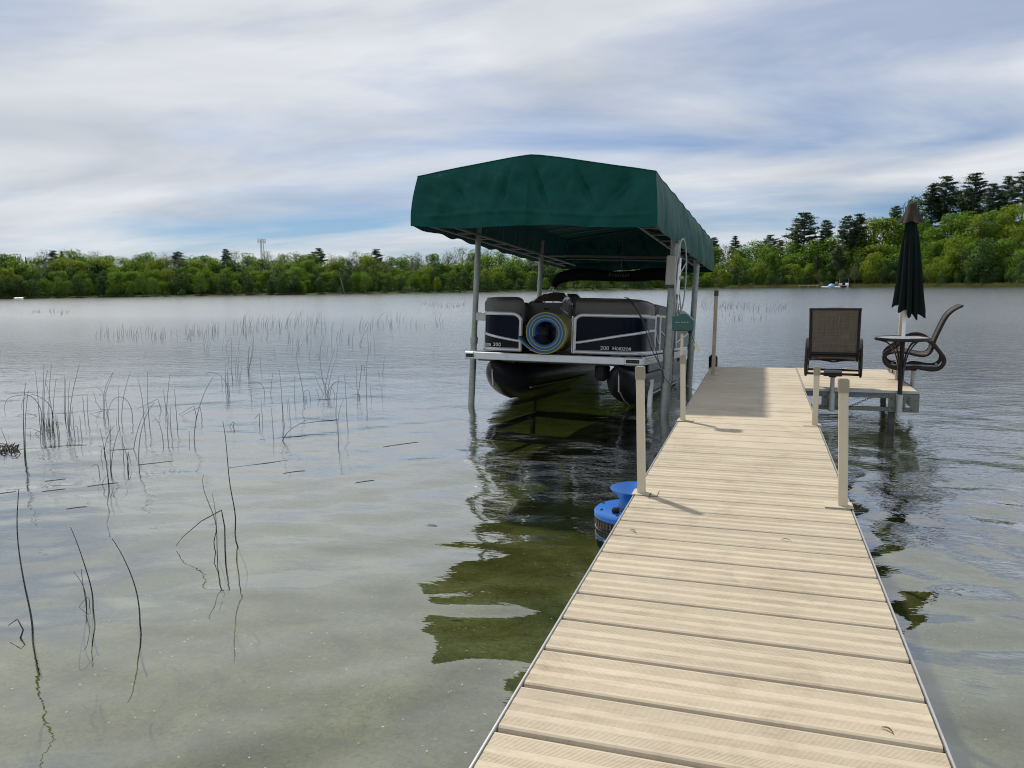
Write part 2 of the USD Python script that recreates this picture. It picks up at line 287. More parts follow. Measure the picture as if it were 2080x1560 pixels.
# ---------------------------------------------------------------- the dock
DZ = 0.42
deck_mat = usdkit.material(stage, '/World/Looks/deck_panel_look', {
    'g': ('geometry', {}), 'sep': ('separate_xyz', {}), 'oi': ('object_info', {}),
    'n1': ('noise_texture', {'scale': 3.2, 'detail': 8.0, 'roughness': 0.7, 'distortion': 0.8}),
    'r1': ('rgb_ramp', {'ramp': [(0.28, (0.385, 0.325, 0.238)), (0.47, (0.485, 0.42, 0.318)), (0.7, (0.525, 0.46, 0.353))]}),
    'n2': ('noise_texture', {'scale': 38.0, 'detail': 6.0, 'roughness': 0.75}),
    'r2': ('rgb_ramp', {'ramp': [(0.24, (0.45, 0.43, 0.40)), (0.36, (0.93, 0.93, 0.92)), (0.6, (1, 1, 1))]}),
    'mm': ('mix', {'mix_type': 'multiply', 'fac': 0.9}),
    'gm': ('mapping', {'mapping_type': 'point', 'scale': (1.0, 9.0, 1.0)}),
    'n3': ('noise_texture', {'scale': 5.0, 'detail': 7.0, 'roughness': 0.75}),
    'r3': ('rgb_ramp', {'ramp': [(0.34, (0.70, 0.67, 0.61)), (0.5, (1, 1, 1)), (1, (1, 1, 1))]}),
    'm3': ('mix', {'mix_type': 'multiply', 'fac': 0.55}),
    'v': ('voronoi_texture', {'scale': 4.2, 'randomness': 1.0}), 'sp': ('math', {'math_type': 'less_than', 'value2': 0.022}), 'dirt': ('mix', {'mix_type': 'mix', 'color2': (0.10, 0.085, 0.06)}),
    'mr': ('map_range', {'from_min': 0.0, 'from_max': 1.0, 'to_min': 0.94, 'to_max': 1.05}), 'hs': ('hsv', {'hue': 0.5, 'saturation': 1.0, 'fac': 1.0}),
    'p': ('principled_bsdf', {'roughness': 0.62, 'specular_ior_level': 0.35})},
    [('g.position', 'n1.vector'), ('g.position', 'n2.vector'), ('g.position', 'v.vector'), ('g.position', 'gm.vector'), ('gm.vector', 'n3.vector'), ('n1.fac', 'r1.fac'), ('n2.fac', 'r2.fac'), ('n3.fac', 'r3.fac'),
     ('r1.color', 'mm.color1'), ('r2.color', 'mm.color2'), ('mm.color', 'm3.color1'), ('r3.color', 'm3.color2'), ('v.distance', 'sp.value1'), ('sp.value', 'dirt.fac'), ('m3.color', 'dirt.color1'),
     ('oi.random', 'mr.value'), ('mr.result', 'hs.value'), ('dirt.color', 'hs.color'), ('hs.color', 'p.base_color')], surface='p.BSDF')
alu = pm('brushed_aluminium', (0.62, 0.63, 0.64), 0.38, 0.85, 0.08, 14)
alu_dull = pm('dull_aluminium', (0.36, 0.37, 0.36), 0.5, 0.6, 0.15, 9)
galv = pm('galvanised_steel', (0.24, 0.265, 0.245), 0.45, 0.6, 0.2, 18)
post_mat = pm('beige_post_vinyl', (0.47, 0.42, 0.315), 0.5, 0.0, 0.06, 5, spec=0.4)
cap_mat = pm('taupe_cap_plastic', (0.235, 0.205, 0.15), 0.5, 0.0, 0.06)
black_rubber = pm('black_rubber', (0.012, 0.012, 0.013), 0.6, 0.0, 0.2, spec=0.25)
shadow_frame = pm('dark_frame_steel', (0.05, 0.05, 0.048), 0.5, 0.3, 0.2)
bronze = pm('dark_bronze_paint', (0.014, 0.011, 0.011), 0.38, 0.0, 0.15, spec=0.3)
white_paint = pm('white_paint', (0.72, 0.73, 0.74), 0.4, 0.0, 0.05)

def plank_profile(pitch=0.2585, ribs=True):
    "side view (y, z) of one hollow panel: rounded lip in front, three ribbed bands and two smooth ones"
    p = [(0.021, -0.045), (0.018, -0.024), (0.0185, -0.014), (0.022, -0.006), (0.028, -0.0015), (0.035, 0.0)]
    bands = [(0.037, 0.080, True), (0.080, 0.112, False), (0.112, 0.150, True), (0.150, 0.184, False), (0.184, 0.243, True)]
    for a, b, rib in bands:
        if rib and ribs:
            n = int((b - a) / 0.0054); w = (b - a) / n
            for k in range(n):
                y = a + k * w
                p += [(y + 0.15 * w, -0.0002), (y + 0.3 * w, -0.0011), (y + 0.6 * w, -0.0011), (y + 0.75 * w, -0.0002)]
        else: p += [(a + 0.002, -0.0004), (a + 0.004, 0.0004), (b - 0.004, 0.0004), (b - 0.002, -0.0004)]
    return p + [(pitch - 0.008, -0.001), (pitch - 0.005, -0.006), (pitch - 0.005, -0.040)]
def plank(parent, x0, x1, y0, ribs, dz=0.0, dx=0.0, skew=0.0):
    pr = np.array(plank_profile(ribs=ribs)); mb = MB()
    P = np.stack([np.stack([np.full(len(pr), x), y0 + pr[:, 0] + s, pr[:, 1] + DZ + dz], 1) for x, s in ((x0, 0), (x1, skew))])
    mb.grid(P)
    for e, sgn in ((0, 1), (1, -1)):                    # end faces
        n = len(pr); c = P[e].mean(0); c[2] = DZ - 0.02
        f = [[i, i + 1, n] if sgn > 0 else [i + 1, i, n] for i in range(n - 1)]
        mb.add(np.vstack([P[e], c]), f)
    mb.build('plank', deck_mat, parent, False)
XL, XR, YE = -0.70, 0.517, 12.08
wk = thing('dock_walkway', 'long beige plank dock running out into the lake from the foreground', 'dock')
rg = random.Random(3); y = 1.945 - 0.2585 * 5
while y < YE - 0.1:
    plank(wk, XL + 0.004, XR - 0.004, y, y < 6.0, rg.uniform(-0.0008, 0.0008), 0, rg.uniform(-0.002, 0.002)); y += 0.2585
for x0, x1 in ((XL - 0.011, XL - 0.003), (XR + 0.003, XR + 0.011)):
    MB().box((x0, 0.4, DZ - 0.045), (x1, YE, DZ - 0.002), 0.002).build('edge_rail', alu, wk)
MB().box((XL + 0.02, 0.4, DZ - 0.16), (XL + 0.06, YE, DZ - 0.034)).build('frame_beam', shadow_frame, wk)
MB().box((XR - 0.06, 0.4, DZ - 0.16), (XR - 0.02, YE, DZ - 0.034)).build('frame_beam', shadow_frame, wk)
for yb in np.arange(1.2, 12, 1.2): MB().box((XL + 0.06, yb, DZ - 0.12), (XR - 0.06, yb + 0.04, DZ - 0.034)).build('cross_beam', shadow_frame, wk)
def dock_post(parent, base, top, w, label, foot=(0.075, 0.05), cap_h=0.075, capm=cap_mat, drop=-1.4, pm_=post_mat):
    base, top = np.array(base, float), np.array(top, float); d = (top - base) / (top[2] - base[2])
    def at(z): return base + d * (z - base[2])
    def stick(mb, z0, z1, h, b=0.004):
        P0, P1 = at(z0), at(z1); q = []
        for P in (P0, P1):
            for sx, sy in ((-1, -1), (1, -1), (1, 1), (-1, 1)):
                q += [P + [sx * (h - b), sy * h, 0], P + [sx * h, sy * (h - b), 0]]
        m = trimesh.PointCloud(q).convex_hull; return mb.add(m.vertices, m.faces)
    p = stick(MB(), max(drop, float(ground_z(base[0], base[1])) - 0.1), top[2] - cap_h, w / 2).build('post', pm_, parent, 30, label)
    cp = stick(MB(), top[2] - cap_h, top[2] - 0.003, w / 2 + 0.004, 0.006); cp.box((-w / 2 + .002, -w / 2 + .002, -0.004), (w / 2 - .002, w / 2 - .002, 0.002), 0.002, at=top); cp.build('cap', capm, p, 30)
    if foot:
        s = -1 if base[0] > 0 else 1
        MB().box((-w / 2 - 0.03 if s > 0 else -w / 2 - foot[0], -w / 2 - 0.03, 0.001), (w / 2 + foot[0] if s > 0 else w / 2 + 0.03, w / 2 + foot[1], 0.007), 0.002, at=(base[0], base[1], DZ)).build('foot_plate', post_mat, p)
    return p
dock_post(wk, (-0.664, 4.58, DZ), (-0.681, 4.58, 1.202), 0.047, 'beige post nearest the viewer on the left edge of the dock')
dock_post(wk, (-0.663, 7.18, DZ), (-0.674, 7.18, 1.033), 0.045, 'beige post on the left dock edge carrying the green box on a thin pole')
dock_post(wk, (-0.612, 10.99, DZ), (-0.590, 10.99, 1.586), 0.05, 'tall post with dark cap at the far left of the dock', capm=shadow_frame, pm_=pm('weathered_post_vinyl', (0.30, 0.265, 0.19), 0.55))
dock_post(wk, (0.478, 4.61, DZ), (0.453, 4.61, 1.154), 0.049, 'beige post nearest the viewer on the right edge of the dock')
dock_post(wk, (0.487, 7.21, DZ), (0.488, 7.21, 0.949), 0.047, 'second beige post on the right edge of the dock')
MB().box((-0.065, -0.05, -0.16), (0.065, 0.05, 0.19), 0.045, at=(XL + 0.03, 12.0, DZ)).build('bumper', black_rubber, wk, 40, 'black rounded bumper on the far left corner')

pf = thing('dock_platform', 'square beige dock platform joined to the far right end of the walkway', 'dock platform')
PX0, PX1, PY0, PY1 = 0.535, 1.77, 9.74, 12.08
y = PY0 + 0.012
while y < PY1 - 0.2:
    plank(pf, PX0, PX1 - 0.02, y, False, rg.uniform(-0.0008, 0.0008)); y += 0.2585
frame_grey = pm('grey_green_steel', (0.125, 0.135, 0.115), 0.5, 0.3, 0.12, 7)
MB().box((PX0, PY0 - 0.01, DZ - 0.03), (PX1, PY0 + 0.009, DZ + 0.003), 0.003).build('edge_trim', alu_dull, pf)
MB().box((PX1 - 0.018, PY0 + 0.01, DZ - 0.25), (PX1, PY1, DZ + 0.003), 0.003).build('side_beam', frame_grey, pf)
MB().box((PX0, PY0, DZ - 0.09), (PX1 - 0.02, PY0 + 0.03, DZ - 0.032), 0.002).build('top_beam', frame_grey, pf)
MB().box((PX0, PY0, DZ - 0.245), (PX1 - 0.02, PY0 + 0.03, DZ - 0.196), 0.002).build('lower_beam', frame_grey, pf)
def plate(x0, x1, holes):
    from shapely.geometry import box as sb
    from shapely.ops import unary_union
    g = sb(x0, DZ - 0.247, x1, DZ - 0.034)
    for hx, hz, w, h in holes: g = g.difference(sb(hx - w, hz - h, hx + w, hz + h))
    mb = MB().prism(g, 'y', PY0 - 0.012, PY0 - 0.004); return mb.build('corner_plate', frame_grey, pf)
plate(0.722, 0.924, [(0.745, 0.21, 0.006, 0.006), (0.895, 0.21, 0.006, 0.006)])
plate(1.452, 1.772, [(1.652, 0.275, 0.022, 0.05), (1.735, 0.315, 0.008, 0.006), (1.733, 0.24, 0.006, 0.005), (1.60, 0.21, 0.006, 0.008)])
for x in (0.832, 1.558):
    MB().tube([(x, PY0 - 0.045, DZ - 0.25), (x, PY0 - 0.045, DZ - 0.035)], 0.036, 14).build('leg_sleeve', alu_dull, pf)
for bx_, bz_ in ((0.76, 0.33), (0.905, 0.33), (0.765, 0.215), (0.90, 0.195), (1.48, 0.335), (1.60, 0.33), (1.61, 0.22), (1.49, 0.22), (1.66, 0.345), (1.69, 0.20)):
    MB().lathe([(0, 0), (0.011, 0), (0.011, 0.012), (0, 0.012)], 6, (bx_, PY0 - 0.012, bz_), rotx(PI / 2)).build('bolt', shadow_frame, pf)
mb = MB(); text_on(mb, 'PORTA-DOCK', 0.028, (0.975, PY0 - 0.001, 0.356), (1.62, 0, 0), (0, 0, 1.0), 0.0015, True); mb.build('lettering', pm('blue_lettering', (0.02, 0.10, 0.22), 0.4), pf, False)
mb = MB()
for k in range(16):
    c = np.array([0.93, PY0 - 0.03, 0.17]) + (np.array([1.37, PY0 + 0.06, 0.375]) - np.array([0.93, PY0 - 0.03, 0.17])) * (k + 0.5) / 16; d = np.array([0.90, 0.18, 0.40]); d /= np.linalg.norm(d); up = np.array([0, -0.9, 0.4]) if k % 2 else np.array([-0.4, 0, 0.9]); up = up / np.linalg.norm(up)
    th = np.linspace(0, 2 * PI, 9)[:-1]; mb.tube([c + 0.021 * math.cos(t) * d + 0.009 * math.sin(t) * up for t in th], 0.0032, 4, closed=True)
mb.build('chain', shadow_frame, pf)
dock_post(pf, (1.713, 10.93, DZ), (1.738, 10.93, 1.46), 0.052, 'tall post behind the closed umbrella', foot=(0.09, 0.05))
for x, y in ((1.50, 9.83), (1.70, 11.9)): MB().box((x - 0.035, y - 0.03, -1.2), (x + 0.035, y + 0.03, DZ - 0.04), 0.004).build('platform_leg', shadow_frame, pf)
bp = MB().box((-0.05, -0.07, -0.10), (0.05, 0.07, 0.17), 0.03, at=(1.78, 11.70, DZ)).build('bumper', black_rubber, pf, 40)
for k in range(2): MB().box((-0.058 + 0.045 * k, -0.078, -0.04), (-0.022 + 0.045 * k, -0.072, 0.165), 0.004, at=(1.78, 11.70, DZ)).build('bumper_strip', post_mat, bp)

# ---------------------------------------------------------------- green box on a pole, tag on its cord
green_case = pm('green_case_plastic', (0.012, 0.062, 0.055), 0.45, 0.0, 0.08)
sb_ = thing('control_box', 'small dark green box with a peaked lid standing on a thin pole above the dock', 'control box', (-0.672, 7.18, 1.033))
MB().prism([(-0.098, 0.235), (0.094, 0.235), (0.094, 0.322), (0.030, 0.385), (-0.012, 0.388), (-0.045, 0.368), (-0.098, 0.360)], 'y', -0.06, 0.06).build('case', green_case, sb_, 20)
MB().box((-0.090, -0.05, 0.226), (0.088, 0.05, 0.236)).build('base_lip', shadow_frame, sb_)
MB().tube([(-0.012, 0, -0.01), (-0.012, 0, 0.226)], 0.013, 10).build('pole', post_mat, sb_)
MB().tube([(-0.012, 0, 0.200), (-0.012, 0, 0.212)], 0.022, 10).build('collar', cap_mat, sb_)
MB().lathe([(0, 0), (0.016, 0), (0.020, 0.018), (0.012, 0.03), (0, 0.03)], 10, (0.06, 0, 0.198)).build('cord_grip', black_rubber, sb_)
mb = MB(); xq = -0.066
for k, w_ in enumerate((5, 4, 5, 3, 5, 0, 4, 5, 4, 5, 4, 0, 5, 4)):
    if w_: mb.box((xq, -0.0612, 0.305), (xq + w_ * 0.0012, -0.0598, 0.305 + 0.004 + 0.003 * (k % 3 == 0)))
    xq += 0.0085
mb.build('faint_print', pm('pale_print', (0.35, 0.42, 0.42), 0.5), sb_, False)
tg = thing('hanging_tag', 'beige tag hanging askew on a black cord below the green box', 'tag', (-0.600, 7.12, 1.24))
MB().tube(rope_curve([(0, 0, 0), (0.02, 0, -0.05), (0.045, -0.01, -0.10)], 8), 0.003, 5).build('cord', black_rubber, tg)
MB().box((-0.016, -0.004, -0.085), (0.016, 0.004, 0), 0.003, roty(-0.42), (0.043, -0.01, -0.088)).build('plate', post_mat, tg)
# ---------------------------------------------------------------- the covered boat lift
D = math.radians
RL = rotz(D(-2.0)) @ rotx(D(-3.6)) @ roty(D(2.3)); OL = np.array([-2.63, 10.08, 0.0])
lift = thing('boat_lift', 'boat lift with a dark green canvas canopy on four round steel posts', 'boat lift', OL, RL)
canvas = usdkit.material(stage, '/World/Looks/green_canvas', {
    'g': ('geometry', {}), 'n': ('noise_texture', {'scale': 2.2, 'detail': 6.0, 'roughness': 0.6}),
    'r': ('rgb_ramp', {'ramp': [(0.3, (0.0008, 0.058, 0.050)), (0.7, (0.0015, 0.086, 0.074))]}),
    'w': ('noise_texture', {'scale': 300.0, 'detail': 1.0}), 'b': ('bump', {'strength': 0.4, 'distance': 0.001}),
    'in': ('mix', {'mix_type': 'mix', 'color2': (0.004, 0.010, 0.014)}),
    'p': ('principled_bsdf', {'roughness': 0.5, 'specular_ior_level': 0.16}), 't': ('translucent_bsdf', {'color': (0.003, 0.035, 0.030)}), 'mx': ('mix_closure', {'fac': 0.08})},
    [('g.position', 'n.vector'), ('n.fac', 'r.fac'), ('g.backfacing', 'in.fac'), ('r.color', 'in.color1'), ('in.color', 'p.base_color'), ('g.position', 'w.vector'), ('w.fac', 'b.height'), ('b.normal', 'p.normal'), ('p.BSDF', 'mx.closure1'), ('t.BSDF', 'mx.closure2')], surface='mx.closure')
W0, W1 = -1.62, 4.95
def half(w): return 1.442 + (1.435 - 1.442) * (w - W0) / (W1 - W0)
def fold(P, nrm, amp, sx, seed):
    q = np.asarray(P) * np.asarray(sx)
    return P + np.asarray(nrm) * (amp * 2 * (meshkit.fbm(q, 4, seed) - 0.5))[..., None]
BOWS = np.linspace(W0 + 0.03, W1 - 0.03, 10)
def roof_pt(w, t, seed=1):
    "t from -1 (left eave) over 0 (ridge) to 1 (right eave); the cloth sags between the bows"
    u = t * half(w); n = 2.865 + 0.235 * (1 - np.abs(t)) - 0.02 * (1 - np.abs(t)) ** 8
    sag = 0.022 * np.sin(PI * np.clip((w - BOWS[0]) / (BOWS[1] - BOWS[0]), 0, 99)) ** 2
    return np.stack([u, w + 0 * t, n - sag * (1 - 0.3 * np.abs(t))], -1)
mb = MB()
ww, tt = np.meshgrid(np.linspace(W0, W1, 150), np.linspace(-1, 1, 61), indexing='ij')
mb.grid(fold(roof_pt(ww, tt), (0, 0, 1), 0.010, (2.2, 2.2, 2.2), 2))
for s in (-1, 1):                                                       # side valances
    ww, tt = np.meshgrid(np.linspace(W0, W1, 190), np.linspace(0, 1, 26), indexing='ij')
    drop = (0.60 + 0.006 * np.sin(ww * 9.3) + 0.004 * np.sin(ww * 13 + 1)) * tt
    top = fold(roof_pt(ww, np.full_like(tt, s * 1.0)), (0, 0, 1), 0.010, (2.2, 2.2, 2.2), 2); P = top - np.stack([0 * drop, 0 * drop, drop], -1); P[..., 0] += s * 0.055 * np.sin(tt * PI * 0.5)
    amp = (0.05 if s > 0 else 0.018) * np.minimum(tt * 3, 1)
    vert = (meshkit.fbm(np.stack([ww * 3.4, tt * 0.7, 0 * ww], -1), 4, 11 + s) - 0.5) * 2
    ends = np.minimum(np.clip((ww - W0) / 0.3, 0, 1), np.clip((W1 - ww) / 0.3, 0, 1)); P[..., 0] += s * vert * amp * ends
    P[..., 1] += np.where(ww > 1.5, 1, -1) * 0.045 * np.sin(tt * PI * 0.8) * (1 - ends) ** 2
    mb.grid(P if s > 0 else P[:, ::-1])
for w, sg in ((W0, -1), (W1, 1)):                                        # front and rear faces
    uu, tt = np.meshgrid(np.linspace(-1, 1, 150), np.linspace(0, 1, 44), indexing='ij')
    top = fold(roof_pt(np.full_like(uu, w), uu), (0, 0, 1), 0.010, (2.2, 2.2, 2.2), 2); bot = 2.265 + 0.018 * np.sin(uu * 5 + 1) + 0.012 * uu + 0.03 * np.maximum(0, np.abs(uu) - 0.2)*0
    n = top[..., 2] * (1 - tt) + bot * tt; u = top[..., 0] + np.sign(uu) * np.abs(uu) ** 3 * 0.057 * np.sin(tt * PI / 2); P = np.stack([u, np.full_like(u, w) + sg * 0.045 * np.sin(tt * PI * 0.8), n], -1)
    amp = np.minimum(tt * 4, 1) * np.minimum((1 - np.abs(uu)) * 5, 1)
    diag = np.stack([uu * 2.6 + tt * 1.3 * np.sign(uu), tt * 1.1 - np.abs(uu) * 0.5, 0 * uu], -1)
    P[..., 1] += sg * amp * (0.16 * (meshkit.fbm(diag, 4, 5) - 0.5) + 0.12 * (meshkit.fbm(np.stack([uu * 5.5, tt * 1.4 + uu * .8, 0 * uu], -1), 3, 21) - 0.5))
    for u0, wd, k in ((0.72, 0.10, -1.0), (0.45, 0.07, 0.8), (-0.62, 0.09, 1.0), (-0.2, 0.06, -0.5), (0.08, 0.05, .6)):      # long pulled creases
        P[..., 1] -= sg * amp * 0.040 * np.exp(-((uu - u0 - k * 0.35 * (tt - 0.4)) / wd * 2.2) ** 2) * np.exp(-((tt - 0.45) / 0.35) ** 2)
    crease = (0.016) * np.exp(-((tt - 0.80 - 0.03 * np.sin(uu * 4)) / 0.03) ** 2); P[..., 1] += sg * crease * amp
    mb.grid(P if sg < 0 else P[:, ::-1])
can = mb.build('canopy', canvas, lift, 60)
_fp = lambda ws, ts: fold(roof_pt(np.asarray(ws, float), np.asarray(ts, float)), (0, 0, 1), 0.010, (2.2, 2.2, 2.2), 2)
lin = np.linspace(-1, 1, 61); wl = np.linspace(W0, W1, 150)
for w in (W0, W1): MB().tube(_fp(np.full(61, w), lin), 0.007, 6).build('edge_seam', canvas, can)
for t_ in (-1.0, 0.0, 1.0): MB().tube(_fp(wl, np.full(150, t_)), 0.006, 6).build('edge_seam', canvas, can)
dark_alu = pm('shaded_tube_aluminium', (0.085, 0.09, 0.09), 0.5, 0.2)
for w in BOWS:
    h = half(w) - 0.03
    pts = [(-h - 0.02, w, 2.30)] + [(-h, w, 2.75), (-h + 0.03, w, 2.83)] + [(u, w, 2.845 + 0.205 * (1 - abs(u) / h)) for u in np.linspace(-h + 0.1, h - 0.1, 9)] + [(h - 0.03, w, 2.83), (h, w, 2.75), (h + 0.02, w, 2.30)]
    MB().tube(pts, 0.013, 6).build('rib', dark_alu, can)
for s in (-1, 1):
    MB().tube([(s * (half(w) - 0.01), w, 2.32) for w in np.linspace(W0, W1, 8)], 0.018, 6).build('side_rail', dark_alu, can)
    MB().tube([(s * (half(w) - 0.24), w, 2.335) for w in np.linspace(W0 + 0.2, W1 - 0.1, 8)], 0.020, 6).build('side_rail', dark_alu, can)
    for k in range(9):
        w = W0 + 0.5 + k * 0.68; MB().box((s * (half(w) - 0.23), w - 0.02, 2.315), (s * (half(w) - 0.02), w + 0.02, 2.335), 0.003).build('rail_tie', dark_alu, can)
MB().tube([(-1.40, W1 - 0.17, 2.45), (1.40, W1 - 0.17, 2.45)], 0.013, 6).build('rear_bar', dark_alu, can)
for u in (-0.25, 0.98): MB().tube([(u, W1 - 0.17, 2.30), (u, W1 - 0.17, 2.96)], 0.011, 6).build('rear_bar', dark_alu, can)
MB().tube([(u, 2.9, 2.345) for u in np.linspace(-1.3, 1.42, 4)], 0.025, 8).build('cross_bar', dark_alu, lift)
for (u, w, r) in ((-1.29, 0, 0.041), (1.46, 0, 0.055), (-1.29, 2.9, 0.043), (1.41, 2.9, 0.048)):
    p = MB().tube([(u, w, -1.6), (u, w, -0.4), (u, w, 0.88)], r + 0.006, 16).build('post', galv, lift)
    MB().tube([(u, w, 0.88), (u, w, 1.6), (u, w, 2.60 if u < 0 else 2.31)], r, 16).build('upper_tube', galv, p)
    MB().lathe([(r, 0), (r + 0.014, 0), (r + 0.014, 0.10), (r, 0.10)], 16, (u, w, 0.82)).build('collar', galv, p)
for w in (0.0, 2.9):
    MB().box((-1.29, w - 0.045, -0.52), (1.46, w + 0.045, -0.40), 0.006).build('cradle_beam', shadow_frame, lift)
for u in (-0.90, 0.86):
    MB().box((u - 0.05, 0.2, -0.095), (u + 0.05, 3.7, -0.04), 0.01).build('bunk_board', pm('wet_grey_timber', (0.10, 0.098, 0.085), 0.5), lift)
for s, u in ((-1, -1.22), (1, 1.25)):
    MB().box((u - 0.03, 0.05, -0.52), (u + 0.03, 2.85, -0.42), 0.006).build('side_beam', shadow_frame, lift)
MB().box((1.150, 0.45, -0.12), (1.215, 0.50, 0.46), 0.006).build('guide_post', alu, lift)
MB().box((0.80, 0.45, -0.12), (1.215, 0.50, -0.07), 0.004).build('guide_arm', alu, lift)
MB().box((-1.27, -0.03, 1.155), (-1.10, 0.03, 1.27), 0.006).build('bow_stop', alu_dull, lift, 30, 'short grey bracket on the front left post')
# winch and its wheel
win = MB().box((1.385, -0.14, 1.725), (1.505, 0.08, 2.105), 0.012).build('winch_case', pm('warm_grey_case', (0.30, 0.285, 0.26), 0.5), lift, 30, 'warm grey upright winch case on the front right post')
MB().box((1.40, -0.12, 1.69), (1.49, 0.07, 1.726), 0.004).build('bracket', shadow_frame, win)
mb = MB(); cw, cu, cn, rw_ = 0.02, 1.56, 1.83, 0.495
mb.tube([(cu, cw + rw_ * math.cos(a), cn + rw_ * math.sin(a)) for a in np.linspace(0, 2 * PI, 49)[:-1]], 0.010, 8, closed=True)
whl = mb.build('winch_wheel', pm('wheel_grey', (0.30, 0.31, 0.31), 0.4), lift, 40, 'white spoked hand wheel of the lift winch')
for k in range(4):
    a = 0.5 + k * PI / 2
    MB().tube([(cu - 0.05, cw, cn), (cu - 0.02, cw + 0.25 * math.cos(a), cn + 0.25 * math.sin(a)), (cu, cw + rw_ * math.cos(a), cn + rw_ * math.sin(a))], 0.010, 6).build('spoke', pm('wheel_grey', (0.30, 0.31, 0.31), 0.4), whl)
MB().box((cu - 0.035, cw - 0.10, cn - 0.22), (cu - 0.020, cw + 0.10, cn + 0.26), 0.004).build('instruction_plate', pm('plate_white', (0.62, 0.63, 0.64), 0.45), whl)
MB().tube([(cu - 0.12, cw, cn), (cu + 0.03, cw, cn)], 0.022, 10).build('hub', alu_dull, whl)
mb = MB()
mb.tube([(1.535, -0.03, 2.15), (1.54, -0.03, 0.35)], 0.0055, 5).tube([(1.56, 0.0, 1.5), (1.535, -0.02, 1.05), (1.53, -0.03, 0.75)], 0.006, 5)
mb.lathe([(0, 0), (0.013, 0.01), (0.013, 0.06), (0, 0.07)], 8, (1.537, -0.03, 0.95)); mb.build('winch_cable', shadow_frame, lift)

# ---------------------------------------------------------------- the pontoon boat
RB = rotz(D(-1.4)) @ rotx(D(-3.7)) @ roty(D(1.0)); OB = np.array([-2.63, 9.72, 0.775])
boat = thing('pontoon_boat', 'pontoon boat with grey seats and dark panels parked in the lift', 'boat', OB, RB)
navy = pm('navy_gloss_panel', (0.0015, 0.002, 0.008), 0.14, 0.0, 0.1, 3, spec=0.09)
charcoal = pm('charcoal_panel', (0.005, 0.006, 0.009), 0.2, 0.0, 0.1, 3, spec=0.12)
vinyl = pm('grey_vinyl', (0.050, 0.046, 0.042), 0.45, 0.0, 0.10, 5, bump=0.0012, bscale=220)
vinyl_dark = pm('dark_grey_vinyl', (0.035, 0.034, 0.032), 0.45, 0.0, 0.10, 5)
hull_alu = pm('pontoon_aluminium', (0.030, 0.032, 0.040), 0.34, 0.7, 0.25, 4, bump=0.003, bscale=5)
rail_alu = pm('rail_aluminium', (0.48, 0.50, 0.515), 0.33, 0.55, 0.06, 9)
black_cloth = pm('black_cloth', (0.004, 0.004, 0.005), 0.75, 0.0, 0.2, spec=0.1)
LEN = 6.1
def arc_path(side):
    "plan of the bow fence from the gate round the corner to the side"
    if side > 0: c, x0, xs, y1 = (0.84, 0.55), 0.265, 0.0, 1.10
    else: c, x0, xs, y1 = (-0.76, 0.50), -0.475, 0.0, 1.55
    r = 0.345; s = side
    pts = [(x0, c[1] - r)] + [(x, c[1] - r) for x in np.linspace(x0, c[0], 5)[1:-1]]
    pts += [(c[0] + s * r * math.sin(a), c[1] - r * math.cos(a)) for a in np.linspace(0, PI / 2, 12)]
    pts += [(c[0] + s * r, y) for y in np.linspace(c[1], y1, 5)[1:]]
    return np.array(pts)
def resample(p, n):
    d = np.r_[0, np.cumsum(np.linalg.norm(np.diff(p, axis=0), axis=1))]; t = np.linspace(0, d[-1], n)
    return np.stack([np.interp(t, d, p[:, k]) for k in range(p.shape[1])], 1), t / d[-1]
ZB, ZT = 0.045, 0.535
def sheet(path, z0, z1, side, th=0.012, off=0.0):
    "an upright curved panel following a plan path between two heights (arrays)"
    p = path; t = np.gradient(p, axis=0); t /= np.linalg.norm(t, axis=1, keepdims=True); nrm = np.stack([t[:, 1], -t[:, 0]], 1) * side
    q = p + nrm * off; q2 = p + nrm * (off - th); mb = MB()
    A = np.stack([np.c_[q, z0], np.c_[q, z1], np.c_[q2, z1], np.c_[q2, z0], np.c_[q, z0]], 1)
    return mb.grid(A if side < 0 else A[:, ::-1])
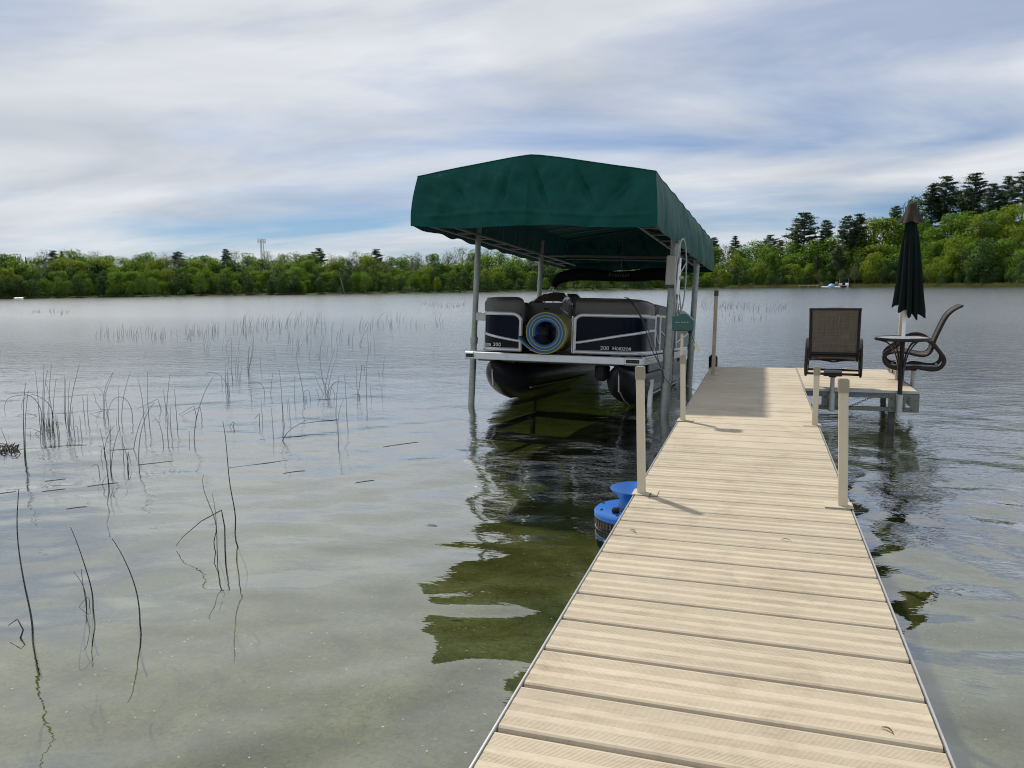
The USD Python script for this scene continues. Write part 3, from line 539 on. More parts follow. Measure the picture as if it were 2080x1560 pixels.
for side in (1, -1):
    path, t = resample(arc_path(side), 44); n = len(t); one = np.ones(n)
    stripe = (0.165 + 0.185 * np.sin(np.clip(t * 1.18, 0, 1) * PI / 2) ** 1.2)
    inset = path
    fp = sheet(inset, ZB * one, ZT * one, side).build('bow_panel', navy, boat, 40, 'dark right bow panel lettered in silver' if side > 0 else 'dark left bow panel lettered in silver')
    sheet(inset, (ZB + 0.02) * one, stripe - 0.012, side, 0.004, 0.004).build('lower_panel', charcoal, fp)
    P3 = lambda i, z, off=0.012: np.array([*(path[i]), z])
    # frame rail: gate upright with a rounded top corner, top rail, bottom rail
    up = [(*path[0], z) for z in np.linspace(ZB - 0.02, ZT - 0.10, 5)]
    cor = [(*(path[0] + (path[3] - path[0]) * (1 - math.cos(a))), ZT - 0.10 + 0.10 * math.sin(a)) for a in np.linspace(0.2, PI / 2, 6)]
    top = [(*path[i], ZT) for i in range(4, n)]
    MB().tube(np.array(up + cor + top), 0.026, 8, flat=(1, 1)).build('frame_rail', rail_alu, fp)
    MB().tube([(*path[i], ZB) for i in range(n)], 0.028, 8).build('bottom_rail', rail_alu, fp)
    tt_ = np.gradient(path, axis=0); tt_ /= np.linalg.norm(tt_, axis=1, keepdims=True); nn = np.stack([tt_[:, 1], -tt_[:, 0]], 1) * side
    MB().tube(np.c_[path + nn * 0.006, stripe], 0.013, 6, flat=(0.6, 1.3)).build('accent_stripe', rail_alu, fp)
    # seat back above the panel: a rounded cushion swept along the path
    i0 = 1; sec = []
    cp, ct = resample(arc_path(side), 40)
    for i in range(40):
        a = max(1e-3, min(1.0, i / 2.2)); b = max(1e-3, min(1.0, (39 - i) / 2.2)); k = math.sqrt(1 - (1 - min(a, b)) ** 2) if min(a, b) < 1 else 1
        t2 = np.gradient(cp, axis=0)[i]; t2 /= np.linalg.norm(t2); nv = np.array([t2[1], -t2[0]]) * side
        zt = 0.765 - 0.03 * ct[i] ** 2; hgt = (zt - 0.40)
        prof = [(-0.022, 0.0), (-0.022, 0.37), (0.012, 0.50), (0.012, 0.80), (-0.02, 0.95), (-0.07, 1.0), (-0.13, 0.95), (-0.165, 0.8), (-0.17, 0.5), (-0.16, 0.0), (-0.022, 0.0)]
        sec.append([np.r_[cp[i] + nv * (-0.075 + (o + 0.075) * (0.55 + 0.45 * k)), 0.40 + hgt * zz * (0.90 + 0.10 * k)] for o, zz in prof])
    A = np.array(sec); mbq = MB().grid(A if side > 0 else A[:, ::-1])
    for e in (0, -1):
        m = len(A[e]) - 1; c = A[e][:m].mean(0); f = [[k, (k + 1) % m, m] for k in range(m)]; f = f if (e == 0) == (side < 0) else [x[::-1] for x in f]; mbq.add(np.vstack([A[e][:m], c]), f)
    cu_ = mbq.build('seat_back', vinyl, boat, 50, 'grey seat back rounding the right bow corner' if side > 0 else 'grey seat back rounding the left bow corner')
    MB().tube(np.array([np.r_[a_[4][:2], a_[4][2]] + [0, 0, 0.002] for a_ in A[2:38]]), 0.006, 5).build('piping', vinyl_dark, cu_)
    # seat base behind
    MB().box((0.30 if side > 0 else -0.98, 0.42, 0.02), (1.04 if side > 0 else -0.50, 1.5, 0.36), 0.05).build('seat_base', vinyl_dark, boat)
def lettering(parent, text_a, text_b, side, t0, h):
    "big figures and small capitals following the panel"
    path, t = resample(arc_path(side), 200); d = np.r_[0, np.cumsum(np.linalg.norm(np.diff(path, axis=0), axis=1))]
    m = MB(); x = 0
    for tx, hh in ((text_a, h), (text_b[0], h), (text_b[1:], h * 0.78)) if side > 0 else ((text_b[0], h), (text_b[1:], h * 0.78), (text_a, h)):
        g = meshkit.text_mesh(tx, hh, 0.002); v = np.array(g.vertices); v[:, 0] = v[:, 0] * 0.98 - v[:, 0].min() + x; x = v[:, 0].max() + (0.05 if (tx == text_a and side > 0) or (side < 0 and len(tx) > 2 and tx != text_a) else 0.008); m.add(v, g.faces)
    v, f = m.get(); total = x
    s = t0 + v[:, 0] if side > 0 else t0 - v[:, 0]
    px_, py_ = np.interp(s, d, path[:, 0]), np.interp(s, d, path[:, 1]); tx_, ty_ = np.interp(s, d, np.gradient(path[:, 0], d)), np.interp(s, d, np.gradient(path[:, 1], d))
    nl = np.hypot(tx_, ty_); nx, ny = ty_ / nl * side, -tx_ / nl * side; o = 0.012 + v[:, 2] * (1)
    obj('lettering', (np.stack([px_ + nx * o, py_ + ny * o, 0.085 + v[:, 1]], 1), f), pm('silver_lettering', (0.60, 0.60, 0.60), 0.4), parent, False)
bp_r = stage.GetPrimAtPath('/World/pontoon_boat/bow_panel'); bp_l = stage.GetPrimAtPath('/World/pontoon_boat/bow_panel_001')
lettering(bp_r, '200', 'HORIZON', 1, 0.365, 0.047)
lettering(bp_l, '200', 'HORIZON', -1, 0.675, 0.047)
# side fences
for side in (1, -1):
    xs = 1.185 if side > 0 else -1.105
    segs = [(1.13, 1.55, 'gate'), (1.58, 3.4, 'p'), (3.45, 5.7, 'p')] if side > 0 else [(1.6, 3.4, 'p'), (3.45, 5.7, 'p')]
    for y0, y1, kd in segs:
        mb = MB().box((xs - 0.006, y0, ZB), (xs + 0.006, y1, ZT + 0.03)); sp = mb.build('side_panel', navy if kd == 'gate' else charcoal, boat)
        th = [(xs, y0, ZB)] + [(xs, y0, z) for z in np.linspace(0.1, 0.50, 4)] + [(xs, y0 + 0.07 * (1 - math.cos(a)), 0.495 + 0.07 * math.sin(a)) for a in np.linspace(0.3, PI / 2, 4)] + [(xs, y, ZT + 0.03) for y in np.linspace(y0 + 0.1, y1 - 0.1, 4)] + [(xs, y1 - 0.07 * (1 - math.cos(a)), 0.495 + 0.07 * math.sin(a)) for a in np.linspace(PI / 2, 0.3, 4)] + [(xs, y1, z) for z in np.linspace(0.50, ZB, 4)]
        MB().tube(th, 0.022, 8, closed=True).build('frame_rail', rail_alu, sp)
        q = np.linspace(0, 1, 8); MB().tube(np.c_[np.full(8, xs + side * 0.009), y0 + (y1 - y0) * q, (0.36 - 0.20 * np.sin(q * PI / 2)) if kd == 'gate' or y0 < 2 else 0.16 + 0.2 * q], 0.012, 6).build('accent_stripe', rail_alu, sp)
    MB().box((xs - side * 0.05, 1.75, 0.40), (xs - side * 0.20, 5.5, 0.745), 0.05).build('seat_back', vinyl_dark, boat, 40)
# deck
dk = MB().box((-1.19, 0.05, -0.075), (1.19, LEN, -0.004)).build('deck', pm('deck_carpet', (0.14, 0.135, 0.12), 0.9), boat)
fb = MB().box((-1.10, 0.0, -0.098), (1.00, 0.05, 0.002), 0.008).build('front_beam', rail_alu, boat, 30, 'silver beam along the front edge of the deck')
for x in (-0.62, -0.30, 0.05, 0.45): MB().lathe([(0, 0), (0.008, 0), (0.006, 0.006), (0, 0.006)], 8, (x, 0.0, -0.045), rotx(PI / 2)).build('screw', alu_dull, fb)
for s in (-1, 1):
    sr = MB().box((s * 1.185, 0.10, -0.10), (s * 1.222, LEN, 0.006), 0.006).build('side_rail', rail_alu, boat)
    for z in (-0.075, -0.045, -0.012): MB().box((s * 1.220, 0.12, z - 0.007), (s * 1.230, LEN, z + 0.007), 0.003).build('rub_strip', alu_dull, sr)
    x0, x1 = (-1.235, -1.08) if s < 0 else (0.98, 1.235)
    cc = MB().box((x0, -0.012, -0.102), (x1, 0.13, 0.008), 0.018).build('corner_casting', rail_alu, boat)
    w_ = 0.115 if s < 0 else 0.17; xc = (x0 + x1) / 2 - 0.01 * s
    nl = MB().box((xc - w_ / 2, -0.018, -0.072), (xc + w_ / 2, -0.008, -0.026), 0.004).build('light_strip', black_rubber, cc)
    for k in range(4): MB().lathe([(0, 0), (0.008, 0), (0.005, 0.005), (0, 0.006)], 8, (xc - w_ / 2 + w_ * (k + 0.5) / 4, -0.018, -0.049), rotx(PI / 2)).build('diode', pm('dim_lens', (0.09, 0.09, 0.10), 0.2), nl)
MB().box((0.80, 0.01, 0.004), (0.93, 0.05, 0.022), 0.006).build('cleat', shadow_frame, boat)
# pontoons
def pontoon(xc, label):
    R_, zc = 0.305, -0.395; ys = np.r_[0.12, 0.16, 0.24, 0.36, 0.52, 0.72, 0.95, 1.2, np.linspace(1.6, 5.6, 9), 5.8, 5.95, 6.02]; mb = MB(); sec = []; n = 28
    for y in ys:
        t = np.clip((y - 0.12) / 1.05, 0, 1); a = R_ * (1 - (1 - t) ** 2.2) ** 0.62 + 0.006; zb = zc - R_ + 0.30 * (1 - t) ** 2.1; ztop = zc + R_ - 0.03 * (1 - t)
        if y > 5.7: k = math.sqrt(max(0.02, 1 - ((y - 5.7) / 0.33) ** 2)); a *= k; m = (zb + ztop) / 2; zb = m + (zb - m) * k; ztop = m + (ztop - m) * k
        th = np.arange(n) * 2 * PI / n; m, hh = (zb + ztop) / 2, (ztop - zb) / 2
        e = 1.0
        sx = np.sign(np.cos(th)) * np.abs(np.cos(th)) ** e; sec.append(np.stack([xc + a * sx, np.full(n, y) - 0.10 * (1 - t) * np.sin(th), m + hh * np.sin(th)], 1))
    A = np.array(sec); A = np.concatenate([A, A[:, :1]], 1); mb.grid(A[:, ::-1]); c = A[-1].mean(0); mb.add(np.vstack([A[-1], c]), [[k, k + 1, n + 1] for k in range(n)])
    p = mb.build('pontoon', hull_alu, boat, 50, label)
    zz = lambda y: zc - R_ + 0.30 * (1 - np.clip((y - 0.12) / 1.05, 0, 1)) ** 2.1
    MB().tube([(xc, 0.10, zc + R_ - 0.03), (xc, 0.12, zc + 0.1), (xc, 0.15, zc - 0.06)] + [(xc, y, zz(y) - 0.004) for y in (0.25, 0.4, 0.6, 0.9, 1.3, 3, 5.5)], 0.010, 6).build('keel_strip', alu_dull, p)
    for s in (-1, 1): MB().box((xc + s * 0.285, 0.9, zc - 0.13), (xc + s * 0.325, 5.5, zc - 0.115), 0.004).build('lifting_strake', alu_dull, p)
    for k in range(7): MB().box((xc - 0.16, 0.55 + k * 0.85, zc + 0.22), (xc + 0.16, 0.60 + k * 0.85, -0.078), 0.004).build('deck_bracket', alu_dull, p)
    return p
pontoon(-0.86, 'left aluminium pontoon'); pontoon(0.90, 'right aluminium pontoon')
for k in range(9): MB().box((-1.15, 0.30 + k * 0.7, -0.13), (1.15, 0.34 + k * 0.7, -0.076)).build('deck_joist', shadow_frame, boat)
ul = MB().box((0.52, 0.32, -0.34), (0.70, 0.55, -0.10), 0.05).build('fender', black_rubber, boat, 40, 'black rounded fender hanging inside the right pontoon')
sk = MB().box((1.19, 0.60, -0.205), (1.205, 3.6, -0.105)).build('side_skirt', hull_alu, boat)
gl_ = MB().box((0.215, 0.195, 0.44), (0.262, 0.235, 0.50), 0.008).build('gate_latch', alu_dull, boat)
MB().tube([(0.235, 0.21, 0.03), (0.235, 0.21, 0.52)], 0.012, 6).build('gate_post', alu, boat)
for x in (-0.50, 0.29): MB().lathe([(0, 0), (0.010, 0), (0.008, 0.006), (0, 0.006)], 8, (x + (0.03 if x < 0 else -0.03), 0.17, 0.28), rotx(PI / 2)).build('snap', alu_dull, boat)
# console with its covered dash, helm seats, folded top
cs = MB().prism([(-0.98, 0.02), (-0.36, 0.02), (-0.385, 0.755), (-0.91, 0.745)], 'y', 1.88, 2.45).build('console', vinyl, boat, 25, 'light grey console facing the bow')
MB().box((-0.68, 1.868, 0.640), (-0.60, 1.881, 0.662), 0.004).build('handle', black_rubber, cs)
MB().tube([(-0.985, 1.872, 0.30), (-0.935, 1.872, 0.75)], 0.010, 6).build('trim', rail_alu, cs)
mb = MB(); sec = []
for y, k in ((1.86, 0.0), (1.90, 0.45), (2.0, 0.78), (2.15, 0.96), (2.3, 1.0), (2.45, 0.9), (2.52, 0.5)):
    z0 = 0.75; h = 0.02 + 0.165 * k; w0, w1 = -0.93 + 0.10 * k, -0.37 - 0.03 * k
    sec.append([(w0, y, z0 - 0.02), (w0 + 0.02, y, z0 + 0.5 * h), (w0 + 0.10, y, z0 + 0.93 * h), ((w0 + w1) / 2, y, z0 + h), (w1 - 0.08, y, z0 + 0.97 * h), (w1 - 0.015, y, z0 + 0.6 * h), (w1, y, z0 - 0.02)])
mb.grid(np.array(sec)[:, ::-1]); mb.build('dash_cover', pm('brown_cover_vinyl', (0.055, 0.043, 0.030), 0.16, 0.0, 0.3, 9, bump=0.02, bscale=6, coat=0.5), cs, 60, 'glossy brown cover over the dash')
MB().box((-0.60, 2.62, 0.40), (-0.33, 2.95, 0.93), 0.07).build('helm_seat', vinyl_dark, boat, 40, 'tall grey helm seat behind the console')
MB().box((-0.42, 2.45, 0.35), (-0.30, 3.0, 0.74), 0.05).build('armrest', vinyl, boat, 40)
MB().box((-1.05, 2.2, 0.05), (-0.92, 2.7, 0.62), 0.04).build('side_console', vinyl_dark, boat, 40)
MB().tube(rope_curve([(-0.40, 1.86, 0.68), (-0.33, 1.80, 0.62), (-0.28, 1.83, 0.58)], 8), 0.012, 6).build('grab_rail', alu, boat)
MB().box((-0.47, 1.2, 0.02), (-0.30, 1.86, 0.38), 0.06).build('bow_bench', vinyl_dark, boat, 40)
tp = rope_curve([(-1.02, 3.55, 1.09), (-0.98, 3.58, 1.20), (-0.80, 3.6, 1.285), (-0.3, 3.6, 1.305), (0.5, 3.6, 1.295), (1.05, 3.6, 1.27), (1.16, 3.58, 1.15)], 40)
bm = MB().tube(tp, [0.05] + [0.085] * 2 + list(0.10 + 0.010 * np.sin(np.linspace(0, 9, 34))) + [0.085, 0.075, 0.05], 14, flat=(1.0, 1.0)).build('folded_top', black_cloth, boat, 50, 'black boot over the folded sun top, arched across the boat')
for s in (-1, 1):
    a_ = np.array([s * 1.03 if s < 0 else 1.16, 3.56, 1.12]); MB().tube([a_, a_ + [s * 0.06, -0.55, -0.25], (s * 1.13, 2.55, 0.58)], 0.013, 6).build('strut', alu, bm); MB().tube([a_, (s * 1.13, 3.9, 0.58)], 0.013, 6).build('strut', alu, bm)
mb = MB(); text_on(mb, 'Premier', 0.075, (-0.02, 3.492, 1.265), (1, 0, 0), (0, 0, 1.0), 0.002, False); mb.build('lettering', pm('faint_print', (0.05, 0.05, 0.052), 0.5), bm, False)

# ---------------------------------------------------------------- rolled water mat on the bow
def boat_pt(p): return OB + RB @ np.array(p, float)
mat_t = thing('rolled_water_mat', 'blue and yellow foam water mat rolled into a spiral on the bow of the boat', 'water mat', boat_pt((-0.075, 0.02, 0.292)), RB @ rotz(0.15))
foam_y = pm('yellow_foam', (0.30, 0.26, 0.025), 0.7, 0.0, 0.1, 12); foam_b = pm('blue_foam', (0.010, 0.055, 0.20), 0.7, 0.0, 0.1, 12); foam_t = pm('teal_foam', (0.010, 0.085, 0.17), 0.7, 0.0, 0.1, 12)
def spiral(r_in, th, y0, y1, a0, a1, n=120, tail=False, r0=0.135, pitch=0.040):
    a = np.linspace(a0, a1, n); r = r0 + pitch * (a - 0) / (2 * PI) + r_in; x, z = r * np.cos(a), r * np.sin(a)
    if tail:
        k = 14; dx, dz = x[-1] - x[-2], z[-1] - z[-2]; l = math.hypot(dx, dz); u = np.array([dx, dz]) / l; q = np.linspace(0, 1, k)[1:]
        x = np.r_[x, x[-1] + u[0] * 0.31 * q]; z = np.r_[z, z[-1] + u[1] * 0.31 * q + 0.17 * q ** 2]
    C = np.stack([x, z], 1); t = np.gradient(C, axis=0); t /= np.linalg.norm(t, axis=1, keepdims=True); nn_ = np.stack([t[:, 1], -t[:, 0]], 1); O = C + nn_ * th
    P = lambda q, y: np.stack([-q[:, 0], np.full(len(q), y), q[:, 1]], 1)
    mb = MB(); A = np.stack([P(C, y0), P(O, y0), P(O, y1), P(C, y1), P(C, y0)], 1); mb.grid(A)
    for e in (0, -1): mb.add(A[e][:4], [[0, 1, 2, 3]] if e == 0 else [[3, 2, 1, 0]])
    return mb
A0, A1 = -0.35, 17.42
spiral(0.0, 0.0145, -0.10, 1.25, A0, A1, 150, True).build('blue_layer', foam_b, mat_t, 40)
spiral(0.0149, 0.0145, -0.10, 1.25, A0, A1, 150, True).build('teal_layer', foam_t, mat_t, 40)
spiral(0.0298, 0.0085, -0.10, 1.25, A0, A1, 150, True).build('outer_layer', foam_y, mat_t, 40)

# ---------------------------------------------------------------- ropes from the boat
mr = lambda pts, r, name, label, m: tag(MB().tube(rope_curve(pts, 30), r, 6).build(name, m, None, True), label, 'rope')
cord = pm('black_cord', (0.02, 0.02, 0.02), 0.7); pale_cord = pm('grey_cord', (0.20, 0.22, 0.22), 0.7)
mr([boat_pt((0.90, 0.32, 0.775)), boat_pt((0.985, 0.18, 0.74)), on_y(1306, 655, 9.78), on_y(1325, 712, 9.70), on_y(1345, 752, 9.70), on_y(1348, 778, 9.7)], 0.006, 'mooring_rope', 'black rope hanging over the right bow seat of the boat', cord)
mr([boat_pt((0.93, 0.34, 0.775)), boat_pt((1.0, 0.19, 0.74)), on_y(1309, 655, 9.76), on_y(1335, 722, 9.68), on_y(1352, 770, 9.62), on_y(1366, 786, 9.6), on_y(1372, 787, 9.8)], 0.005, 'mooring_rope', 'looped rope running from the bow seat down behind the front right lift post', cord)
mr([on_y(1296, 718, 9.66), on_y(1325, 737, 9.55), on_y(1372, 768, 9.4), on_y(1400, 786, 9.3), on_y(1424, 800, 9.2)], 0.0045, 'mooring_rope', 'thin grey line stretched from the bow cleat towards the dock', pale_cord)

# ---------------------------------------------------------------- blue funnel float beside the dock
blue_pl = pm('blue_plastic', (0.018, 0.13, 0.46), 0.35, 0.0, 0.10, 6, spec=0.5)
fl = thing('floating_pump', 'round blue float with a funnel top half under the left edge of the dock', 'float', (-0.835, 5.24, -0.035), rotz(0.3))
MB().lathe([(0, 0.100), (0.245, 0.098), (0.258, 0.108), (0.258, 0.138), (0.246, 0.152), (0.15, 0.172), (0.0, 0.176)], 40).build('lid', blue_pl, fl, 35)
fn = MB().lathe([(0.13, 0.165), (0.115, 0.195), (0.11, 0.225), (0.125, 0.255), (0.165, 0.288), (0.176, 0.300), (0.174, 0.305), (0.160, 0.294), (0.115, 0.262), (0.07, 0.235), (0, 0.225)], 40, (0.03, 0.0, 0)).build('funnel', blue_pl, fl, 50)
MB().lathe([(0.240, 0.10), (0.240, -0.11), (0, -0.112)], 40).build('basket', pm('black_mesh_basket', (0.014, 0.022, 0.024), 0.6, 0.0, 0.3, 30), fl, 35)
brs = pm('brown_bristle', (0.07, 0.055, 0.03), 0.8)
for k in range(52):
    a = 2 * PI * k / 52; MB().box((0.239, -0.009, 0.055), (0.254, 0.009, 0.099), 0, rotz(a)).build('slat', brs, fl)
for z in (0.03, -0.02): MB().tube([(0.25 * math.cos(a), 0.25 * math.sin(a), z) for a in np.linspace(0, 2 * PI, 41)[:-1]], 0.004, 5, closed=True).build('hoop', pale_cord, fl)
for k in range(8):
    a = 2 * PI * k / 8 + 0.2; MB().lathe([(0, 0), (0.011, 0), (0.009, 0.008), (0, 0.008)], 8, (0.215 * math.cos(a), 0.215 * math.sin(a), 0.158)).build('bolt', pm('navy_plug', (0.008, 0.02, 0.08), 0.5), fl)
MB().tube(rope_curve([(-0.12, -0.13, 0.165), (-0.08, -0.17, 0.19), (0.02, -0.20, 0.175), (0.12, -0.19, 0.165)], 16), 0.005, 6).build('cable', black_rubber, fl)
MB().box((-0.15, -0.15, 0.16), (-0.10, -0.11, 0.20), 0.012).build('cable_clip', black_rubber, fl)

# ---------------------------------------------------------------- chairs, table, umbrella
sling = usdkit.material(stage, '/World/Looks/woven_sling', {
    'g': ('geometry', {}), 'ma': ('mapping', {'mapping_type': 'point', 'scale': (90, 6, 6)}), 'mb': ('mapping', {'mapping_type': 'point', 'scale': (5, 5, 120)}),
    'a': ('noise_texture', {'scale': 1.0, 'detail': 3.0}), 'b': ('noise_texture', {'scale': 1.0, 'detail': 3.0}), 'ad': ('math', {'math_type': 'add'}), 'h': ('math', {'math_type': 'multiply', 'value2': 0.5}),
    'r': ('rgb_ramp', {'ramp': [(0.36, (0.050, 0.043, 0.036)), (0.5, (0.085, 0.076, 0.064)), (0.64, (0.130, 0.119, 0.102))]}),
    'p': ('principled_bsdf', {'roughness': 0.8, 'specular_ior_level': 0.2}), 't': ('translucent_bsdf', {'color': (0.11, 0.097, 0.078)}), 'mx': ('mix_closure', {'fac': 0.22})},
    [('g.position', 'ma.vector'), ('g.position', 'mb.vector'), ('ma.vector', 'a.vector'), ('mb.vector', 'b.vector'), ('a.fac', 'ad.value1'), ('b.fac', 'ad.value2'), ('ad.value', 'h.value1'), ('h.value', 'r.fac'), ('r.color', 'p.base_color'), ('p.BSDF', 'mx.closure1'), ('t.BSDF', 'mx.closure2')], surface='mx.closure')
def chair(label, loc, rz, ped_to):
    "x to the sitter's right, y the way it faces, z from the deck"
    c = thing('swivel_chair', label, 'chair', loc, rotz(rz), 'sling swivel chairs on the dock platform')
    back = np.array([(-0.47, 0.965), (-0.40, 0.925), (-0.335, 0.86), (-0.27, 0.72), (-0.20, 0.52), (-0.185, 0.455)]); seat = np.array([(-0.185, 0.455), (-0.165, 0.40), (-0.12, 0.365), (0.02, 0.375), (0.20, 0.395), (0.29, 0.375), (0.335, 0.335)])
    side = np.vstack([back, seat[1:]]); sm = rope_curve(np.c_[0 * side[:, 0], side], 40)[:, 1:]
    for x in (-0.255, 0.255): MB().tube(np.c_[np.full(40, x), sm], 0.017, 8).build('side_rail', bronze, c)
    k = 21; up_, lo_ = sm[:k], sm[k - 1:]
    for nm, s_ in (('back_sling', up_), ('seat_sling', lo_)):
        mb = MB(); x = np.linspace(-0.245, 0.245, 9); sag = 0.02 * (1 - (x / 0.245) ** 2)
        t = np.gradient(s_, axis=0); t /= np.linalg.norm(t, axis=1, keepdims=True); nrm = np.stack([t[:, 1], -t[:, 0]], 1)
        P = np.stack([np.stack([np.full(len(s_), xx), s_[:, 0] - nrm[:, 0] * sg, s_[:, 1] - nrm[:, 1] * sg], 1) for xx, sg in zip(x, sag)], 1); mb.grid(P); mb.build(nm, sling, c, True)
    for f_, z_2 in (sm[0], sm[k], sm[-1], (-0.19, 0.445)): MB().tube([(-0.255, f_, z_2), (0.255, f_, z_2)], 0.014, 8).build('cross_bar', bronze, c)
    loop = rope_curve([(0.06, 0.20), (0.22, 0.205), (0.325, 0.27), (0.33, 0.36), (0.25, 0.44), (0.12, 0.545), (-0.03, 0.59), (-0.16, 0.53), (-0.27, 0.40), (-0.315, 0.31), (-0.27, 0.22), (-0.15, 0.20), (0.06, 0.20)], 44)
    for x in (-0.292, 0.292):
        MB().tube(np.c_[np.full(43, x), loop[:43]], 0.017, 8, closed=True, flat=(1.0, 1.5)).build('arm_loop', bronze, c)
        MB().tube([(x, -0.20, 0.49), (x * 0.87, -0.19, 0.47)], 0.012, 6).build('strut', bronze, c)
    for y, z in ((-0.26, 0.215), (0.24, 0.21)): MB().tube([(-0.292, y, z), (0.292, y, z)], 0.015, 8).build('cross_bar', bronze, c)
    MB().tube([(-0.255, -0.05, 0.36), (0.255, -0.05, 0.36)], 0.012, 6).build('cross_bar', bronze, c)
    MB().tube([(-0.2, -0.10, 0.37), (0, -0.05, 0.335), (0.2, -0.10, 0.37)], 0.008, 6).build('spring', bronze, c)
    MB().box((-0.10, -0.27, 0.19), (0.10, 0.25, 0.215), 0.006).build('swivel_plate', bronze, c)
    MB().tube([(0, 0.0, ped_to), (0, 0.0, 0.175)], 0.026, 12).build('pedestal', alu_dull, c)
    MB().tube([(0, 0.0, 0.15), (0, 0.0, 0.20)], 0.045, 12).build('swivel_hub', bronze, c)
    return c
chair('brown sling chair seen from behind on a post at the near platform edge', (0.832, PY0 - 0.045, DZ), -0.09, -0.26)
chair('sling swivel chair seen from the side, behind the round table', (1.845, 10.62, DZ), PI / 2 - 0.14, -0.30)
tb = thing('bistro_table', 'small round pale-topped table with dark rim on a dark pole at the platform', 'table', (1.558, PY0 - 0.045, DZ))
MB().lathe([(0.272, 0.592), (0.292, 0.594), (0.296, 0.61), (0.292, 0.628), (0.278, 0.630), (0.272, 0.622)], 48).build('rim', bronze, tb, 40)
MB().lathe([(0.030, 0.6235), (0.273, 0.6235), (0.273, 0.612), (0.030, 0.612), (0.030, 0.6235)], 48).build('top', pm('pebbled_glass', (0.42, 0.43, 0.42), 0.12, 0.0, 0.05, 40, bump=0.0015, bscale=160), tb, 35)
MB().tube([(0, 0, -0.25), (0, 0, 0.61)], 0.0255, 14).build('pole', bronze, tb)
MB().tube([(0, 0, 0.13), (0, 0, 0.28)], 0.034, 14).build('pole_collar', bronze, tb)
for k in range(4):
    a = 0.4 + k * PI / 2; pts = rope_curve([(0.028, 0, 0.18), (0.045, 0, 0.32), (0.095, 0, 0.47), (0.19, 0, 0.575), (0.25, 0, 0.595)], 14)
    MB().tube(pts @ rotz(a).T, 0.011, 6, flat=(1.5, 0.8)).build('brace', bronze, tb)
um = thing('umbrella', 'closed dark green umbrella with a sun-faded cap standing in the round table', 'umbrella', (1.558, PY0 - 0.045, DZ + 0.25), roty(0.012))
MB().tube([(0, 0, 0), (0, 0, 1.70)], 0.0185, 12).build('pole', pm('white_pole_paint', (0.66, 0.67, 0.68), 0.35), um)
um_cloth = pm('dark_green_umbrella_cloth', (0.005, 0.011, 0.010), 0.8, 0.0, 0.15, 5, spec=0.1, trans=(0.06, (0.01, 0.03, 0.02)))
th_f = lambda th, i, depth, ph: 1 + depth * (np.abs(np.cos(4 * th + ph)) ** 0.7 * 2 - 1.2) + 0.06 * np.sin(3 * th + i * 0.15)
prof = [(0.042, 1.72), (0.058, 1.62), (0.085, 1.45), (0.102, 1.22), (0.115, 1.02), (0.127, 0.86), (0.138, 0.74), (0.144, 0.66)]
n_ = 96; th = np.arange(n_ + 1) * 2 * PI / n_; P = []
zs = np.linspace(0, 1, 40)
for q in zs:
    z0 = 1.72 - 1.02 * q; r0 = np.interp(-z0, [-p_[1] for p_ in prof], [p_[0] for p_ in prof]); dep = 0.05 + 0.26 * q
    rr = r0 * th_f(th, q * 10, dep, 0.6 + 0.5 * q); hem = 0.11 * np.maximum(q - 0.6, 0) / 0.4 * (0.6 * np.cos(4 * th + 0.6 + 0.5 * q) ** 2 + 0.7 * np.sin(th * 1.0 + 2.6) - 0.2)
    P.append(np.stack([rr * np.cos(th) + 0.03 * q * np.sin(th * 2) + 0.045 * q, rr * np.sin(th), z0 - hem], 1))
MB().grid(np.array(P)).build('cloth', um_cloth, um, True)
P = []
for q in np.linspace(0, 1, 14):
    r0 = 0.046 + 0.070 * q ** 1.2; rr = r0 * (1 + (0.02 + 0.22 * q ** 1.5) * np.cos(6 * th + 0.9)); P.append(np.stack([rr * np.cos(th), rr * np.sin(th), 1.865 - 0.20 * q - 0.012 * q * np.cos(6 * th + 0.9)], 1))
P = [np.stack([r_k * np.cos(th), r_k * np.sin(th), np.full_like(th, z_k)], 1) for r_k, z_k in ((0.001, 1.895), (0.02, 1.893), (0.036, 1.882))] + P
MB().grid(np.array(P)).build('vent_cap', pm('sun_faded_cloth', (0.036, 0.029, 0.023), 0.85, 0.0, 0.25, 7, trans=(0.15, (0.06, 0.05, 0.035))), um, True, 'faded brown cap with flared folds')
for k in range(8):
    a = k * PI / 4 + 0.2; MB().tube([(0.03 * math.cos(a), 0.03 * math.sin(a), 1.70), (0.05 * math.cos(a), 0.05 * math.sin(a), 0.72)], 0.005, 5).build('rib', white_paint, um)
# ---------------------------------------------------------------- trees: a few grown once, then planted many times
def leaf_mat(name, c1, c2, tr, fac=0.35):
    return usdkit.material(stage, '/World/Looks/' + name, {
        'oi': ('object_info', {}), 'g': ('geometry', {}), 'n': ('noise_texture', {'scale': 0.55, 'detail': 3.0}), 'ad': ('math', {'math_type': 'multiply_add', 'value2': 0.55, 'value3': 0.22}), 'a2': ('math', {'math_type': 'add', 'value2': 0.0}),
        'k': ('math', {'math_type': 'multiply_add', 'value2': 0.5}), 'r': ('rgb_ramp', {'ramp': [(0.2, c1), (0.8, c2)]}),
        'd': ('principled_bsdf', {'roughness': 0.65, 'specular_ior_level': 0.2}), 't': ('translucent_bsdf', {'color': tr}), 'm': ('mix_closure', {'fac': fac})},
        [('g.position', 'n.vector'), ('n.fac', 'ad.value1'), ('oi.random', 'k.value1'), ('ad.value', 'k.value3'), ('k.value', 'a2.value1'), ('a2.value', 'r.fac'), ('r.color', 'd.base_color'), ('d.BSDF', 'm.closure1'), ('t.BSDF', 'm.closure2')], surface='m.closure')
